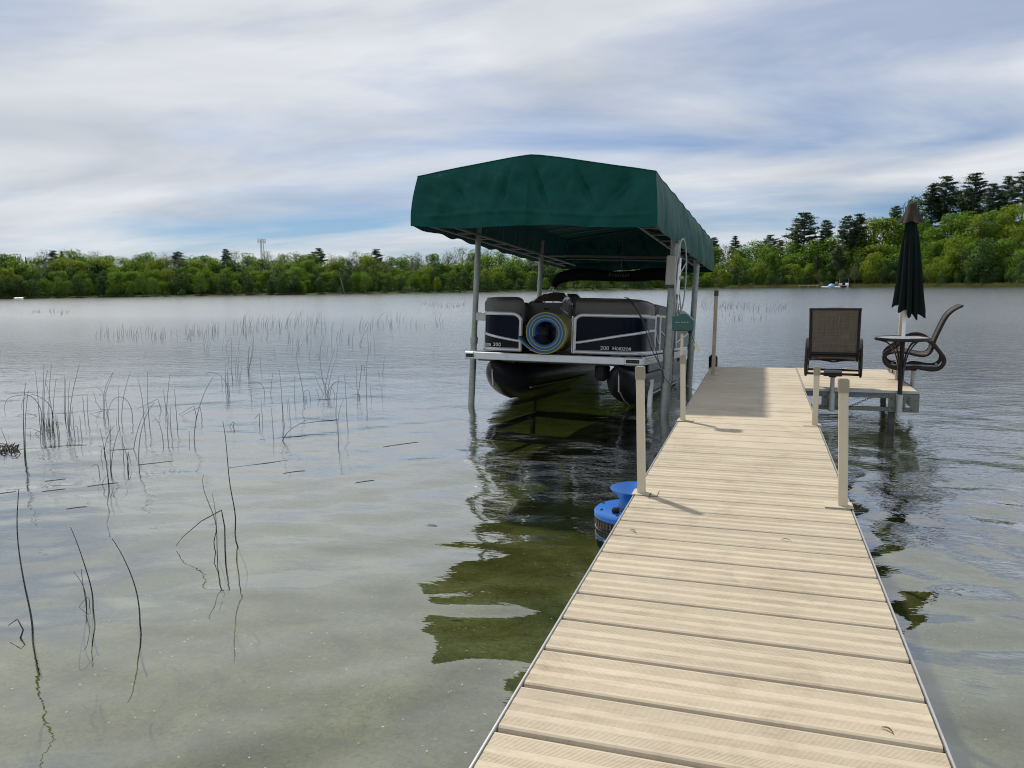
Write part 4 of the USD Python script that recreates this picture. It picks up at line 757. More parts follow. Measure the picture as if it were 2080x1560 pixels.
LM = {'leafy': leaf_mat('leafy_green', (0.060, 0.140, 0.018), (0.140, 0.250, 0.026), (0.17, 0.34, 0.022)),
      'dusky': leaf_mat('dusky_green', (0.032, 0.088, 0.028), (0.070, 0.140, 0.036), (0.08, 0.17, 0.03), 0.25),
      'fresh': leaf_mat('fresh_green', (0.11, 0.185, 0.016), (0.21, 0.29, 0.028), (0.25, 0.36, 0.024), 0.4),
      'budding': leaf_mat('budding_green', (0.090, 0.125, 0.050), (0.14, 0.175, 0.075), (0.14, 0.19, 0.06)),
      'pine': leaf_mat('pine_needles', (0.042, 0.080, 0.045), (0.080, 0.125, 0.065), (0.04, 0.07, 0.03), 0.15),
      'spruce': leaf_mat('spruce_needles', (0.022, 0.042, 0.026), (0.042, 0.066, 0.036), (0.02, 0.03, 0.012), 0.1)}
bark = pm('bark', (0.075, 0.062, 0.050), 0.9, 0, 0.3, 3); pale_bark = pm('pale_birch_bark', (0.16, 0.15, 0.13), 0.8, 0, 0.3, 3)
def cards(P, N, size, rs, stretch=1.0, along=None, flat=0.0):
    "leaf-sized quads at P with shading normals N"
    n = len(P); d = rs.normal(size=(n, 3)) if along is None else along + 0.35 * rs.normal(size=(n, 3)); d[:, 2] *= (1 - flat); d /= np.linalg.norm(d, axis=1, keepdims=True)
    e = np.cross(d, rs.normal(size=(n, 3))); e /= np.linalg.norm(e, axis=1, keepdims=True); s = (size * rs.uniform(0.6, 1.35, n))[:, None]
    q = np.stack([P - d * s * stretch * 0.5, P + e * s * 0.5, P + d * s * stretch * 0.5, P - e * s * 0.5], 1).reshape(-1, 3)
    i = np.arange(n)[:, None] * 4; f = np.vstack([i + [0, 1, 2], i + [0, 2, 3]]); N = N / (np.linalg.norm(N, axis=1, keepdims=True) + 1e-9)
    return q, f, np.repeat(N, 4, 0)
def foliage(path, q, f, nrm, m):
    p = usdkit.mesh(stage, path, (q, f), m, False); p.CreateNormalsAttr(nrm.astype(np.float32).tolist()); p.SetNormalsInterpolation('vertex'); return p
CLS = {}
def leafy_class(key, kind, seed, aspect=0.75, low=0.12, nb=30, nl=4600, leaf=0.027, trunk=bark, airy=0.0):
    "unit-height tree: trunk, limbs and a crown of leaf clumps"
    rs = np.random.default_rng(seed); path = '/World/class_' + key; stage.CreateClassPrim(path); Wd = aspect * 0.5
    B = []
    for k in range(nb):
        h = rs.uniform(low + 0.10, 0.90); env = math.sin(np.clip((h - low + 0.10) / (1.06 - low), 0.02, 1) ** 0.8 * PI) ** 0.6
        a = rs.uniform(0, 2 * PI); rr = Wd * env * rs.uniform(0.35, 0.85); B.append((rr * math.cos(a), rr * math.sin(a), h, rs.uniform(0.11, 0.19) * (0.7 + 0.4 * env)))
    B.append((rs.normal() * .03, rs.normal() * .03, 0.88, 0.115)); B = np.array(B); w = B[:, 3] ** 2; idx = rs.choice(len(B), nl, p=w / w.sum())
    u = rs.normal(size=(nl, 3)); u /= np.linalg.norm(u, axis=1, keepdims=True); rad_ = rs.uniform(0.45, 1.0, nl) ** 0.5 * (1 + airy * rs.normal(size=nl) * 0.25)
    P = B[idx, :3] + u * (B[idx, 3] * rad_)[:, None] * [1.1, 1.1, 0.85]; N = u * 0.8 + (P - [0, 0, 0.5]) * 1.2 + [0, 0, 0.25] + rs.normal(size=(nl, 3)) * 0.25
    keep = P[:, 2] > 0.02; q, f, n = cards(P[keep], N[keep], leaf, rs); foliage(path + '/crown', q, f, n, LM[kind])
    mb = MB().tube([(0, 0, -0.05), (0.005, 0, 0.2), (0.0, 0.01, 0.5), (0.01, 0, 0.8)], [0.022, 0.017, 0.011, 0.004], 6)
    for b in B[::3]: mb.tube([(0, 0, b[2] * 0.55), (b[0] * 0.5, b[1] * 0.5, b[2] * 0.8), tuple(b[:3])], [0.009, 0.006, 0.002], 4)
    usdkit.mesh(stage, path + '/trunk', mb.get(), trunk, 40); CLS.setdefault(key.split('__')[0], []).append(path)
def pine_class(key, seed, spread=0.30, nw=13, low=0.30, irregular=0.5):
    rs = np.random.default_rng(seed); path = '/World/class_' + key; stage.CreateClassPrim(path); mb = MB().tube([(0, 0, -0.05), (0, 0, 0.5), (0.006, 0, 0.97)], [0.017, 0.012, 0.002], 6); P, N, A = [], [], []
    for h in np.linspace(low, 0.965, nw):
        env = np.interp(h, [low, low + 0.15, 0.6, 0.85, 1.0], [0.6, 1.0, 0.85, 0.5, 0.12]) * spread
        for k in range(rs.integers(4, 7)):
            a = rs.uniform(0, 2 * PI); L = env * rs.uniform(1 - irregular, 1.12); tip = np.array([L * math.cos(a), L * math.sin(a), h + L * rs.uniform(0.02, 0.30)]); root = np.array([0, 0, h - 0.01]); mid = (root + tip) / 2 - [0, 0, 0.012]
            mb.tube([root, mid, tip], [0.006, 0.004, 0.0015], 4)
            n = int(24 + 190 * L / spread); t = rs.uniform(0.30, 1.05, n) ** 0.8; base = root + (tip - root) * t[:, None]
            off = rs.normal(size=(n, 3)) * np.array([0.022, 0.022, 0.006]) * (1.0 + 0.6 * rs.uniform()); P.append(base + off); N.append(np.tile([math.cos(a) * 0.5, math.sin(a) * 0.5, 0.8], (n, 1)) + off * 14); A.append(np.tile([math.cos(a), math.sin(a), 0.5], (n, 1)))
    P, N, A = map(np.vstack, (P, N, A)); q, f, n = cards(P, N, 0.0125, rs, 2.2, A, 0.3); foliage(path + '/crown', q, f, n, LM['pine']); usdkit.mesh(stage, path + '/trunk', mb.get(), bark, 40); CLS.setdefault(key.split('__')[0], []).append(path)
def spruce_class(key, seed, spread=0.15):
    rs = np.random.default_rng(seed); path = '/World/class_' + key; stage.CreateClassPrim(path); mb = MB().tube([(0, 0, -0.05), (0, 0, 0.99)], [0.016, 0.002], 6); P, N, A = [], [], []
    for h in np.linspace(0.10, 0.985, 26):
        L0 = spread * (1.02 - h) ** 0.85
        for k in range(7):
            a = rs.uniform(0, 2 * PI); L = L0 * rs.uniform(0.65, 1.1); n = int(6 + 22 * L / spread); t = rs.uniform(0.2, 1.05, n)[:, None]
            P.append([0, 0, h] + np.array([math.cos(a), math.sin(a), -0.35]) * L * t + rs.normal(size=(n, 3)) * 0.008); N.append(np.tile([math.cos(a), math.sin(a), 0.4], (n, 1)) + rs.normal(size=(n, 3)) * .3); A.append(np.tile([math.cos(a), math.sin(a), -0.3], (n, 1)))
    P, N, A = map(np.vstack, (P, N, A)); q, f, n = cards(P, N, 0.022, rs, 1.8, A, 0.2); foliage(path + '/crown', q, f, n, LM['spruce']); usdkit.mesh(stage, path + '/trunk', mb.get(), bark, 40); CLS.setdefault(key.split('__')[0], []).append(path)
for k in range(4): leafy_class(f'leafy__{k}', 'leafy', 40 + k, (0.72, 0.85, 0.62, 0.9)[k], (0.0, 0.05, 0.0, 0.04)[k])
for k in range(3): leafy_class(f'dusky__{k}', 'dusky', 50 + k, (0.7, 0.6, 0.8)[k], 0.0)
for k in range(3): leafy_class(f'fresh__{k}', 'fresh', 60 + k, (0.7, 0.85, 0.75)[k], 0.02, 30, 4600, 0.026)
for k in range(3): leafy_class(f'budding__{k}', 'budding', 70 + k, (0.65, 0.75, 0.6)[k], 0.25, 34, 2600, 0.019, bark, 1.0)
for k in range(2): leafy_class(f'birch__{k}', 'leafy', 80 + k, (0.5, 0.6)[k], 0.06, 30, 3400, 0.022, pale_bark, 0.6)
for k in range(2): leafy_class(f'bush__{k}', 'dusky', 90 + k, (1.5, 1.8)[k], 0.0, 18, 1400, 0.055)
for k in range(4): pine_class(f'pine__{k}', 100 + k, (0.26, 0.30, 0.24, 0.33)[k], (17, 15, 18, 14)[k], (0.28, 0.36, 0.2, 0.42)[k])
for k in range(2): spruce_class(f'spruce__{k}', 110 + k, (0.15, 0.19)[k])
rt = random.Random(17); rot_i = {}
KIND = {'leafy': ('leafy_tree', 'tree'), 'dusky': ('leafy_tree', 'tree'), 'fresh': ('leafy_tree', 'tree'), 'budding': ('budding_tree', 'tree'), 'birch': ('birch_tree', 'tree'), 'bush': ('shore_bush', 'bush'), 'pine': ('pine_tree', 'pine tree'), 'spruce': ('spruce_tree', 'spruce tree')}
def plant(kind, x, y, h, label, group=None, wide=1.0, variant=None, sink=0.1):
    i = rot_i[kind] = rot_i.get(kind, -1) + 1; path = CLS[kind][(i if variant is None else variant) % len(CLS[kind])]; nm, cat = KIND[kind]
    p = UsdGeom.Xform.Define(stage, numbered('/World', nm)); s, a = h, rt.uniform(0, 2 * PI); c, sn = math.cos(a) * s * wide, math.sin(a) * s * wide
    p.AddTransformOp().Set(Gf.Matrix4d(c, sn, 0, 0, -sn, c, 0, 0, 0, 0, s, 0, float(x), float(y), float(ground_z(x, y)) - sink, 1))
    p.GetPrim().GetReferences().AddInternalReference(path); p.GetPrim().SetInstanceable(True); return tag(p, label, cat, group)
def spot(px, back):
    r = pix(px, 575); az = math.atan2(r[0], r[1]); d = float(shore_r(az)) + back; return d * math.sin(az), d * math.cos(az), d
def hero(kind, px, ytop, back, label, group=None, wide=1.0, variant=None):
    "a tree whose top stands at a given place of the skyline"
    x, y, d = spot(px, back); r = pix(px, ytop); zt = EYE[2] + r[2] * d / math.hypot(r[0], r[1]); return plant(kind, x, y, max(1.0, zt - float(ground_z(x, y)) + 0.1), label, group, wide, variant)
GL, GR = 'leafy trees of the far shore left of the dock', 'leafy trees of the right shore'
LABL = {'leafy': 'leafy green tree in the wood along the far shore left of the dock', 'dusky': 'dark green leafy tree in the shaded front of the far left wood', 'fresh': 'bright fresh green tree rising among the far left wood', 'budding': 'thin grey green budding tree in the skyline of the far left wood', 'birch': 'slender pale-barked birch in the far left wood'}
LABR = {k: v.replace('far shore left of the dock', 'shore right of the boat lift').replace('far left wood', 'wood right of the boat lift') for k, v in LABL.items()}
ZL = [(60, 'at the left edge of the picture'), (180, 'near the far left small pine'), (330, 'left of the rounded dark pine'), (420, 'around the rounded dark pine'), (500, 'just left of the tower'), (570, 'below the tower'), (645, 'right of the tower'), (720, 'around the dark pine midway to the canopy'), (800, 'around the conical dark pine'), (880, 'a little left of the canopy'), (970, 'beside the left lift post'), (1100, 'between the two left lift posts'), (1400, 'seen behind the boat under the canopy'), (9999, 'behind the canopy end')]
ZR = [(1470, 'just right of the canopy'), (1530, 'below the two small skyline pines'), (1600, 'below the broad skyline pine'), (1655, 'below the tall open pine'), (1705, 'behind the blue covered boat'), (1760, 'below the twin pines'), (1810, 'left of the umbrella'), (1900, 'behind the umbrella'), (1960, 'right of the umbrella'), (2030, 'on the slope under the broad hill pine'), (9999, 'at the right edge of the picture')]
NOUN = {'leafy': 'leafy green tree', 'dusky': 'dark green leafy tree', 'fresh': 'fresh yellow green tree', 'budding': 'thin budding tree', 'birch': 'pale-barked birch'}
def fill(kind, px, ytop, back, right=False, **k):
    z = next(t for m, t in (ZR if right else ZL) if px < m); row = 'at the water' if back < 5.5 else 'in the second row' if back < 11 else 'in the third row' if back < 20 else 'in the skyline'
    hero(kind, px, ytop, back, f'{NOUN[kind]} {row}, {z}', f'{NOUN[kind]}s {row}, {z}', **k)
# skyline of the far left wood
for px_, yt, kd in [(-30, 516, 'leafy'), (8, 514, 'leafy'), (38, 512, 'leafy'), (75, 521, 'fresh'), (97, 507, 'budding'), (140, 507, 'budding'), (155, 506, 'leafy'), (172, 511, 'leafy'), (200, 508, 'budding'), (222, 518, 'leafy'), (255, 521, 'fresh'), (285, 514, 'leafy'), (306, 511, 'leafy'), (342, 513, 'budding'),
                    (392, 516, 'leafy'), (418, 518, 'leafy'), (440, 522, 'fresh'), (478, 509, 'budding'), (505, 510, 'leafy'), (545, 508, 'budding'), (575, 514, 'leafy'), (604, 508, 'leafy'), (632, 514, 'leafy'), (678, 515, 'budding'), (725, 509, 'budding'), (748, 511, 'leafy'), (795, 520, 'leafy'), (822, 514, 'leafy'), (850, 511, 'budding'), (882, 514, 'leafy'),
                    (912, 509, 'budding'), (940, 502, 'budding'), (965, 503, 'leafy'), (992, 502, 'budding'), (1015, 508, 'leafy'), (1045, 512, 'leafy'), (1080, 516, 'leafy'), (1115, 520, 'leafy'), (1150, 524, 'leafy'), (1190, 528, 'leafy'), (1230, 530, 'leafy'), (1275, 532, 'leafy'), (1320, 530, 'leafy'), (1365, 524, 'leafy'), (1400, 518, 'leafy')]:
    fill(kd, px_, yt, rt.uniform(24, 36), wide=rt.uniform(0.8, 1.15))
for px_, yt, kd, lb, wd in [(57, 522, 'spruce', 'thin pointed spruce in the skyline near the left edge of the picture', 0.6), (114, 508, 'pine', 'small dark pine between bare budding trees in the far left skyline', 0.8), (131, 511, 'spruce', 'dark spruce just right of a small pine in the far left skyline', 1.0), (365, 510, 'pine', 'rounded dark pine standing out of the wood left of the tower', 0.9), (463, 505, 'pine', 'dark pine top in the wood just left of the tower', 0.8), (650, 503, 'pine', 'dark pine rising midway between the tower and the canopy', 0.9), (767, 505, 'pine', 'dense conical dark pine in the far skyline left of the canopy', 0.95)]:
    hero(kd, px_, yt, 27, lb, None, wd)
for row, (back, lo_, hi_, step, kinds) in enumerate([(15, 520, 540, 19, ['leafy', 'leafy', 'fresh', 'dusky', 'leafy', 'budding']), (9, 538, 556, 21, ['dusky', 'leafy', 'dusky', 'fresh', 'leafy']), (3.5, 550, 570, 24, ['dusky', 'dusky', 'birch', 'dusky', 'leafy'])]):
    px_ = -40 + row * 9
    while px_ < 1425:
        lift_ = max(0, (px_ - 500) / 900) * 8; fill(kinds[rt.randrange(len(kinds))], px_, rt.uniform(lo_, hi_) - lift_ * 0.4, back + rt.uniform(-1.5, 1.5), wide=rt.uniform(0.8, 1.3)); px_ += step * rt.uniform(0.75, 1.25)
px_ = -20
while px_ < 1420:
    x, y, d = spot(px_, rt.uniform(0.4, 1.6)); zb = next(t for m, t in ZL if px_ < m); plant('bush', x, y, rt.uniform(0.8, 1.9), f'low dark bush at the water, {zb}', f'bushes at the water, {zb}'); px_ += rt.uniform(22, 46)
hero('fresh', 225, 583, 2.0, 'small light green bush-like tree at the water on the far left shore', None, 1.5); hero('fresh', 612, 570, 2.2, 'small pale green tree at the waterside below the tower', None, 1.0); hero('fresh', 888, 562, 2.2, 'small yellow green tree at the waterside left of the canopy', None, 0.8)
# the hill on the right
for px_, yt, bk, wd, lb in [(1448, 481, 40, 0.8, 'pine top just right of the canopy edge'), (1491, 478, 40, 0.75, 'small dark pine top second from the canopy edge'), (1562, 476, 38, 1.0, 'broad dark pine in the skyline left of the tallest middle pine'), (1583, 487, 34, 0.8, 'lower dark pine beside a broad pine left of the middle pines'), (1630, 430, 24, 1.05, 'tall open pine with long level boughs right of the canopy'), (1675, 446, 26, 0.8, 'short dark pine between the tall open pine and the twin pines'), (1717, 437, 18, 0.72, 'left one of the twin pines above the far moored boat'), (1739, 433, 21, 0.75, 'right one of the twin pines above the far moored boat'), (1813, 417, 34, 0.6, 'pointed pine top rising just left of the umbrella cap'), (1884, 374, 44, 1.0, 'big dark pine just right of the umbrella, with ragged boughs'), (1910, 357, 47, 0.9, 'tall dark pine second from the umbrella on the hill'), (1968, 351, 50, 1.05, 'tallest broad pine on the hill right of the umbrella'), (2005, 372, 46, 0.8, 'dark pine behind the broad hill pine near the right edge'), (2034, 357, 52, 0.9, 'dark hill pine second from the right edge of the picture'), (2066, 348, 50, 1.0, 'dark pine at the right edge of the picture on the hill top'), (2105, 360, 48, 1.0, 'pine on the hill beyond the right edge'), (1700, 500, 8, 0.9, 'lower pine with drooping boughs behind the far moored boat'), (1660, 520, 7, 0.9, 'dark low pine behind the blue covered boat on the far shore')]:
    hero('pine', px_, yt, bk, lb, None, wd)
for px_, yt, kd, bk in [(1425, 505, 'leafy', 22), (1452, 500, 'leafy', 24), (1478, 497, 'budding', 26), (1505, 494, 'leafy', 25), (1535, 487, 'leafy', 28), (1560, 492, 'leafy', 22), (1598, 480, 'budding', 28), (1612, 492, 'leafy', 20), (1650, 482, 'leafy', 17), (1690, 478, 'leafy', 22), (1745, 462, 'leafy', 26), (1772, 440, 'fresh', 26), (1795, 441, 'leafy', 28), (1840, 445, 'leafy', 30), (1868, 446, 'leafy', 30), (1898, 448, 'leafy', 28), (1925, 432, 'leafy', 34), (1955, 425, 'leafy', 34), (1985, 432, 'fresh', 30), (2015, 424, 'leafy', 34), (2045, 416, 'fresh', 34), (2078, 412, 'fresh', 32), (2110, 415, 'leafy', 34),
                        (1850, 395, 'dusky', 52), (1945, 385, 'dusky', 54), (2020, 390, 'dusky', 56), (2085, 385, 'dusky', 56)]:
    fill(kd, px_, yt, bk, True, wide=rt.uniform(0.9, 1.2))
for row, (back, dy0, dy1, step, kinds) in enumerate([(14, 0.30, 0.45, 24, ['leafy', 'leafy', 'dusky', 'leafy', 'fresh']), (7, 0.48, 0.66, 24, ['leafy', 'dusky', 'dusky', 'fresh', 'birch']), (3, 0.68, 0.84, 26, ['dusky', 'leafy', 'dusky', 'budding'])]):
    px_ = 1418 + row * 8
    while px_ < 2130:
        top = np.interp(px_, [1420, 1600, 1700, 1800, 1900, 2100], [495, 480, 470, 440, 440, 415]); fill(kinds[rt.randrange(len(kinds))], px_, top + (575 - top) * rt.uniform(dy0, dy1), back + rt.uniform(-1.5, 1.5), True, wide=rt.uniform(0.75, 1.15)); px_ += step * rt.uniform(0.75, 1.25)
hero('fresh', 1930, 503, 3.5, 'light yellow green young tree at the water right of the umbrella', None, 0.85, 0); hero('fresh', 1772, 512, 3.5, 'bright green young tree at the shore left of the umbrella', None, 0.8, 1); hero('dusky', 2000, 480, 5, 'dark leafy tree in the hill wood behind the young yellow green tree', None, 1.2)
px_ = 1422
while px_ < 2110:
    x, y, d = spot(px_, rt.uniform(0.6, 2.2)); zb = next(t for m, t in ZR if px_ < m); plant('bush', x, y, rt.uniform(0.8, 2.0), f'low bush at the water, {zb}', f'bushes at the water, {zb}'); px_ += rt.uniform(26, 50)
# bare leaning trunks that catch the light
for px_, y0, x1, y1, lb in [(699, 594, 690, 552, 'pale dead trunk leaning in the wood left of the canopy')]:
    a, b = spot(px_, 1.0), spot(x1, 1.0); r0, r1 = pix(px_, y0), pix(x1, y1); z0, z1 = EYE[2] + r0[2] * a[2] / math.hypot(r0[0], r0[1]), EYE[2] + r1[2] * b[2] / math.hypot(r1[0], r1[1])
    tag(MB().tube(rope_curve([(a[0], a[1], min(z0, 0.0) if y0 > 580 else 0.2), ((a[0] + b[0]) / 2 - 0.1, (a[1] + b[1]) / 2, (z0 + z1) / 2), (b[0], b[1], z1)], 8), np.linspace(0.08, 0.03, 8), 6).build('dead_trunk', pm('weathered_wood', (0.20, 0.19, 0.165), 0.9)), lb, 'dead tree')
# grass along the far shores
rs = np.random.default_rng(8); mb = MB()
for a0, a1, n, h in ((-2.2, 16.8, 5600, 0.75),):
    az = np.radians(rs.uniform(a0, a1, n)); d = shore_r(az) + rs.uniform(-0.5, 1.7, n) ** 1.0; x, y = d * np.sin(az), d * np.cos(az); hh = h * rs.uniform(0.4, 1.2, n); w = 0.16
    tx, ty = np.cos(az), -np.sin(az); l = rs.normal(0, 0.18, n); z0 = np.maximum(ground_z(x, y), 0) - 0.05
    q = np.stack([np.stack([x - tx * w, y - ty * w, z0], 1), np.stack([x + tx * w, y + ty * w, z0], 1), np.stack([x + tx * l, y + ty * l + rs.normal(0, .15, n), z0 + hh], 1)], 1).reshape(-1, 3); mb.add(q, np.arange(3 * n).reshape(-1, 3))
tag(mb.build('shore_grass', leaf_mat('shore_grass_green', (0.10, 0.11, 0.03), (0.17, 0.165, 0.06), (0.15, 0.16, 0.04), 0.3), None, False), 'yellow green grass along the edge of the far shores', 'grass', kind='stuff')
# tower beyond the wood
r = pix(536, 575); az = math.atan2(r[0], r[1]); td = 420.0; top = EYE[2] + pix(536, 485)[2] * td / math.hypot(*pix(536, 485)[:2]); tw = thing('mobile_phone_tower', 'slim lattice mast with antennas standing above the far wood', 'tower', (td * math.sin(az), td * math.cos(az), 0.0))
steel = pm('tower_steel', (0.42, 0.44, 0.46), 0.5, 0.4)
legs = [(0.85 * math.cos(a), 0.85 * math.sin(a)) for a in (0.3, 2.4, 4.5)]
for lx, ly in legs: MB().tube([(lx * 1.3, ly * 1.3, 0), (lx, ly, top)], 0.16, 6).build('leg', steel, tw)
mb = MB()
for k in range(22):
    z0, z1 = top * k / 22, top * (k + 1) / 22
    for i in range(3): a, b = legs[i], legs[(i + 1) % 3]; mb.tube([(a[0] * 1.1, a[1] * 1.1, z0), (b[0] * 1.1, b[1] * 1.1, z1)], 0.06, 4)
mb.build('lattice', steel, tw)
for k in range(6):
    a = k * PI / 3 + .4; MB().box((-0.14, -0.10, -1.3), (0.14, 0.10, 1.0), 0.03, None, (1.9 * math.cos(a), 1.9 * math.sin(a), top - 1.0)).build('antenna', pm('antenna_grey', (0.45, 0.46, 0.47), 0.5), tw)
    MB().tube([(0, 0, top - 1.2), (1.9 * math.cos(a), 1.9 * math.sin(a), top - 1.2)], 0.07, 5).build('antenna_arm', steel, tw)
# small craft on the right shore
def shore_at(px, back): x, y, d = spot(px, back); az = math.atan2(x, y); return np.array([x, y, max(0.0, float(ground_z(x, y)))]), rotz(-az)
o, R = shore_at(1714, -0.3); fb = thing('moored_pontoon_boat', 'small pale pontoon boat with a canopy moored at the far right shore', 'boat', o, R)
for s in (-1, 1): MB().tube([(s * 0.95, -1.5, 0.15), (s * 0.95, -1.2, 0.1), (s * 0.95, 3, 0.1)], [0.08, 0.28, 0.28], 10).build('pontoon', alu, fb)
MB().box((-1.2, -1.2, 0.38), (1.2, 3, 0.48)).build('deck', alu_dull, fb); MB().box((-1.15, -0.9, 0.5), (-0.35, -0.82, 1.1), 0.03).build('bow_panel', pm('pale_panel', (0.42, 0.43, 0.44), 0.4), fb); MB().box((0.35, -0.9, 0.5), (1.15, -0.82, 1.1), 0.03).build('bow_panel', white_paint, fb); MB().box((-0.25, -0.2, 0.5), (0.3, 0.5, 1.55), 0.08).build('console', black_rubber, fb)
for s in (-1, 1): MB().box((s * 1.12, -0.8, 0.5), (s * 1.18, 2.6, 1.1)).build('side_panel', white_paint, fb)
MB().box((-1.15, -0.3, 2.15), (1.15, 1.9, 2.27), 0.05).build('sun_top', pm('navy_cloth', (0.02, 0.025, 0.04), 0.8), fb)
for sx in (-1, 1):
    for sy in (-0.2, 1.8): MB().tube([(sx * 1.1, sy * 0.6 + 0.4, 1.0), (sx * 1.1, sy, 2.2)], 0.035, 5).build('canopy_pole', alu, fb)
o, R = shore_at(1688, -1.2); kb = thing('covered_boat', 'low white boat under a bright blue cover at the far right shore', 'boat', o, R)
MB().tube([(-2.4, 0, 0.14), (-1.9, 0, 0.12), (0, 0, 0.10), (1.9, 0, 0.12), (2.6, 0, 0.16)], [0.05, 0.30, 0.42, 0.36, 0.06], 10, flat=(1.2, 0.45)).build('hull', white_paint, kb); MB().lathe([(1.0, 0.22), (0.85, 0.5), (0.5, 0.8), (0.2, 0.95), (0, 0.98)], 12, (0.1, 0, 0)).build('cover', pm('bright_blue_tarp', (0.10, 0.30, 0.55), 0.5), kb)
o, R = shore_at(1640, -1.5); fdk = thing('shore_dock', 'short grey dock slanting from the far right shore', 'dock', o, R)
for k in range(8): MB().box((-2.2 + k * 0.62, -0.8, 0.42), (-1.63 + k * 0.62, 0.6, 0.50)).build('board', pm('grey_boards', (0.32, 0.31, 0.28), 0.8), fdk)
for x in (-2.0, 0.2, 2.4): MB().tube([(x, -0.6, -0.6), (x, -0.6, 0.7)], 0.06, 6).build('post', alu_dull, fdk)
for px_, lb, c in [(1668, 'dark grey beach chair on the grass left of the blue covered boat', (0.10, 0.11, 0.13)), (1699, 'tan beach chair on the grass left of the moored pontoon boat', (0.33, 0.27, 0.18))]:
    o, R = shore_at(px_, 2.2); bc = thing('beach_chair', lb, 'chair', o, R); m_ = pm(f'chair_cloth_{px_}', c, 0.8)
    MB().box((-0.35, -0.3, 0.42), (0.35, 0.3, 0.50), 0.03).build('seat', m_, bc); MB().box((-0.35, 0.26, 0.45), (0.35, 0.34, 1.15), 0.03, rotx(-0.2)).build('backrest', m_, bc)
    for sx in (-1, 1):
        for sy in (-0.25, 0.25): MB().tube([(sx * 0.32, sy, 0), (sx * 0.32, sy, 0.45)], 0.025, 5).build('leg', alu_dull, bc)
o, R = shore_at(35, -1.0); wb = thing('white_rowing_boat', 'tiny white boat at the far shore near the left edge of the picture', 'boat', o, R)
MB().tube([(-0.9, 0, 0.2), (-0.6, 0, 0.15), (0.5, 0, 0.15), (0.8, 0, 0.18)], [0.06, 0.3, 0.34, 0.3], 10, flat=(1.2, 0.7)).build('hull', white_paint, wb); MB().box((-0.2, -0.4, 0.25), (0.0, 0.4, 0.32)).build('bench', pm('grey_boards', (0.3, 0.3, 0.3)), wb)

# ---------------------------------------------------------------- reeds standing in the lake
reed_m = pm('dry_reed', (0.030, 0.028, 0.024), 0.6, 0, 0.35, 30); reed_pale = pm('pale_dead_reed', (0.24, 0.22, 0.17), 0.7, 0, 0.2, 20)
ZA, ZB_, ZC = (lambda u: (u[0] / 2.69, 960 + u[1] / 2.69)), (lambda u: (u[0] / 3.9, 680 + u[1] / 3.9)), (lambda u: (380 + u[0] / 4, 620 + u[1] / 4))
def reed(pts, fr, label=None, group='single reeds left of the dock', parent=None, r=None, wet=None, smooth=True, m=None, name='reed'):
    "a stem from the water upwards; all of it in the upright plane through its foot, facing the dock's end"
    P = [fr(q) for q in pts]; base = on_z(*P[0]); d = base[1]; W = [np.array([*base[:2], 0.0])] + [on_y(x, y, d + rl) for (x, y), rl in zip(P[1:], np.cumsum(np.random.default_rng(int(P[0][0] * 7 + P[0][1])).normal(0, 0.012, len(P) - 1)))]
    for w in W[1:]: w[2] = max(w[2], 0.002)
    foot = base + np.array([(W[0] - W[1])[0] * 0.6, 0.02, -0.28 if wet is None else -wet]); L = [foot] + W
    C = rope_curve(L, 22) if smooth and len(L) > 2 else np.vstack([np.linspace(L[i], L[i + 1], 5)[: (5 if i == len(L) - 2 else 4)] for i in range(len(L) - 1)])
    r = (r or 0.0036) * 1.35; rr = np.linspace(r * 1.15, r * 0.35, len(C))
    mb = MB().tube(C, rr, 5)
    p = mb.build(name if parent is None else 'stem', m or reed_m, parent, True)
    if parent is None:
        x, y = P[0]; zx = next(t for m, t in [(130, 'by the big left clump'), (260, 'by the pair of tall reeds'), (345, 'by the crossed reeds'), (430, 'by the folded triangles'), (520, 'by the cluster with an arched reed'), (605, 'left of the tangled-foot reed'), (655, 'just left of the fan'), (715, 'at the fan of reeds'), (9999, 'between the fan and boat')] if x < m); zy = 'far out' if y < 720 else 'in middle distance' if y < 800 else 'close by'
        tag(p, label or f'thin reed standing alone {zy}, {zx}', 'reed', None if label else f'single reeds {zy}, {zx}')
    return p
reed([(178, 850), (165, 760), (148, 680), (120, 540), (97, 370), (93, 250), (103, 90)], ZA, 'long thick reed curving up at the lower left, nearest of all', r=0.0042)
reed([(508, 745), (505, 670), (470, 530), (430, 410), (385, 298)], ZA, 'reed leaning left, second from the lower left corner')
reed([(765, 840), (762, 760), (745, 650), (700, 520), (650, 420), (612, 360)], ZA, 'reed bowing to the left in the open water below the reed beds')
reed([(1178, 435), (1170, 370), (1180, 330), (1150, 190), (1112, 10)], ZA, 'slim reed rising through a folded stalk', r=0.003); reed([(1187, 440), (1183, 300), (1158, 110)], ZA, 'short slim reed beside the folded stalk', r=0.0025)
reed([(1230, 430), (1228, 300), (1210, 205), (1100, 265), (1000, 350), (962, 400)], ZA, 'reed snapped into a wide triangle over the water', smooth=False)
reed([(1300, 410), (1285, 350), (1287, 270), (1262, 100), (1247, -20), (1217, -280)], ZA, 'tallest straight reed near the middle of the open water', r=0.0038)
reed([(108, 912), (127, 860), (95, 800), (45, 835)], ZA, 'small dead stalk bent into a hook at the lower left', smooth=False, wet=0.02)
c1 = thing('reed_clump', 'sprig of broken reed stems beside the second leaning reed at lower left', 'reed clump')
for q in ([(470, 790), (472, 690), (405, 545)], [(468, 700), (455, 620), (443, 525)], [(487, 730), (485, 685), (432, 735)]): reed(q, ZA, parent=c1, r=0.0026)
c1 = thing('reed_clump', 'big left clump of tall and broken reeds with a tangle at its foot', 'reed clump')
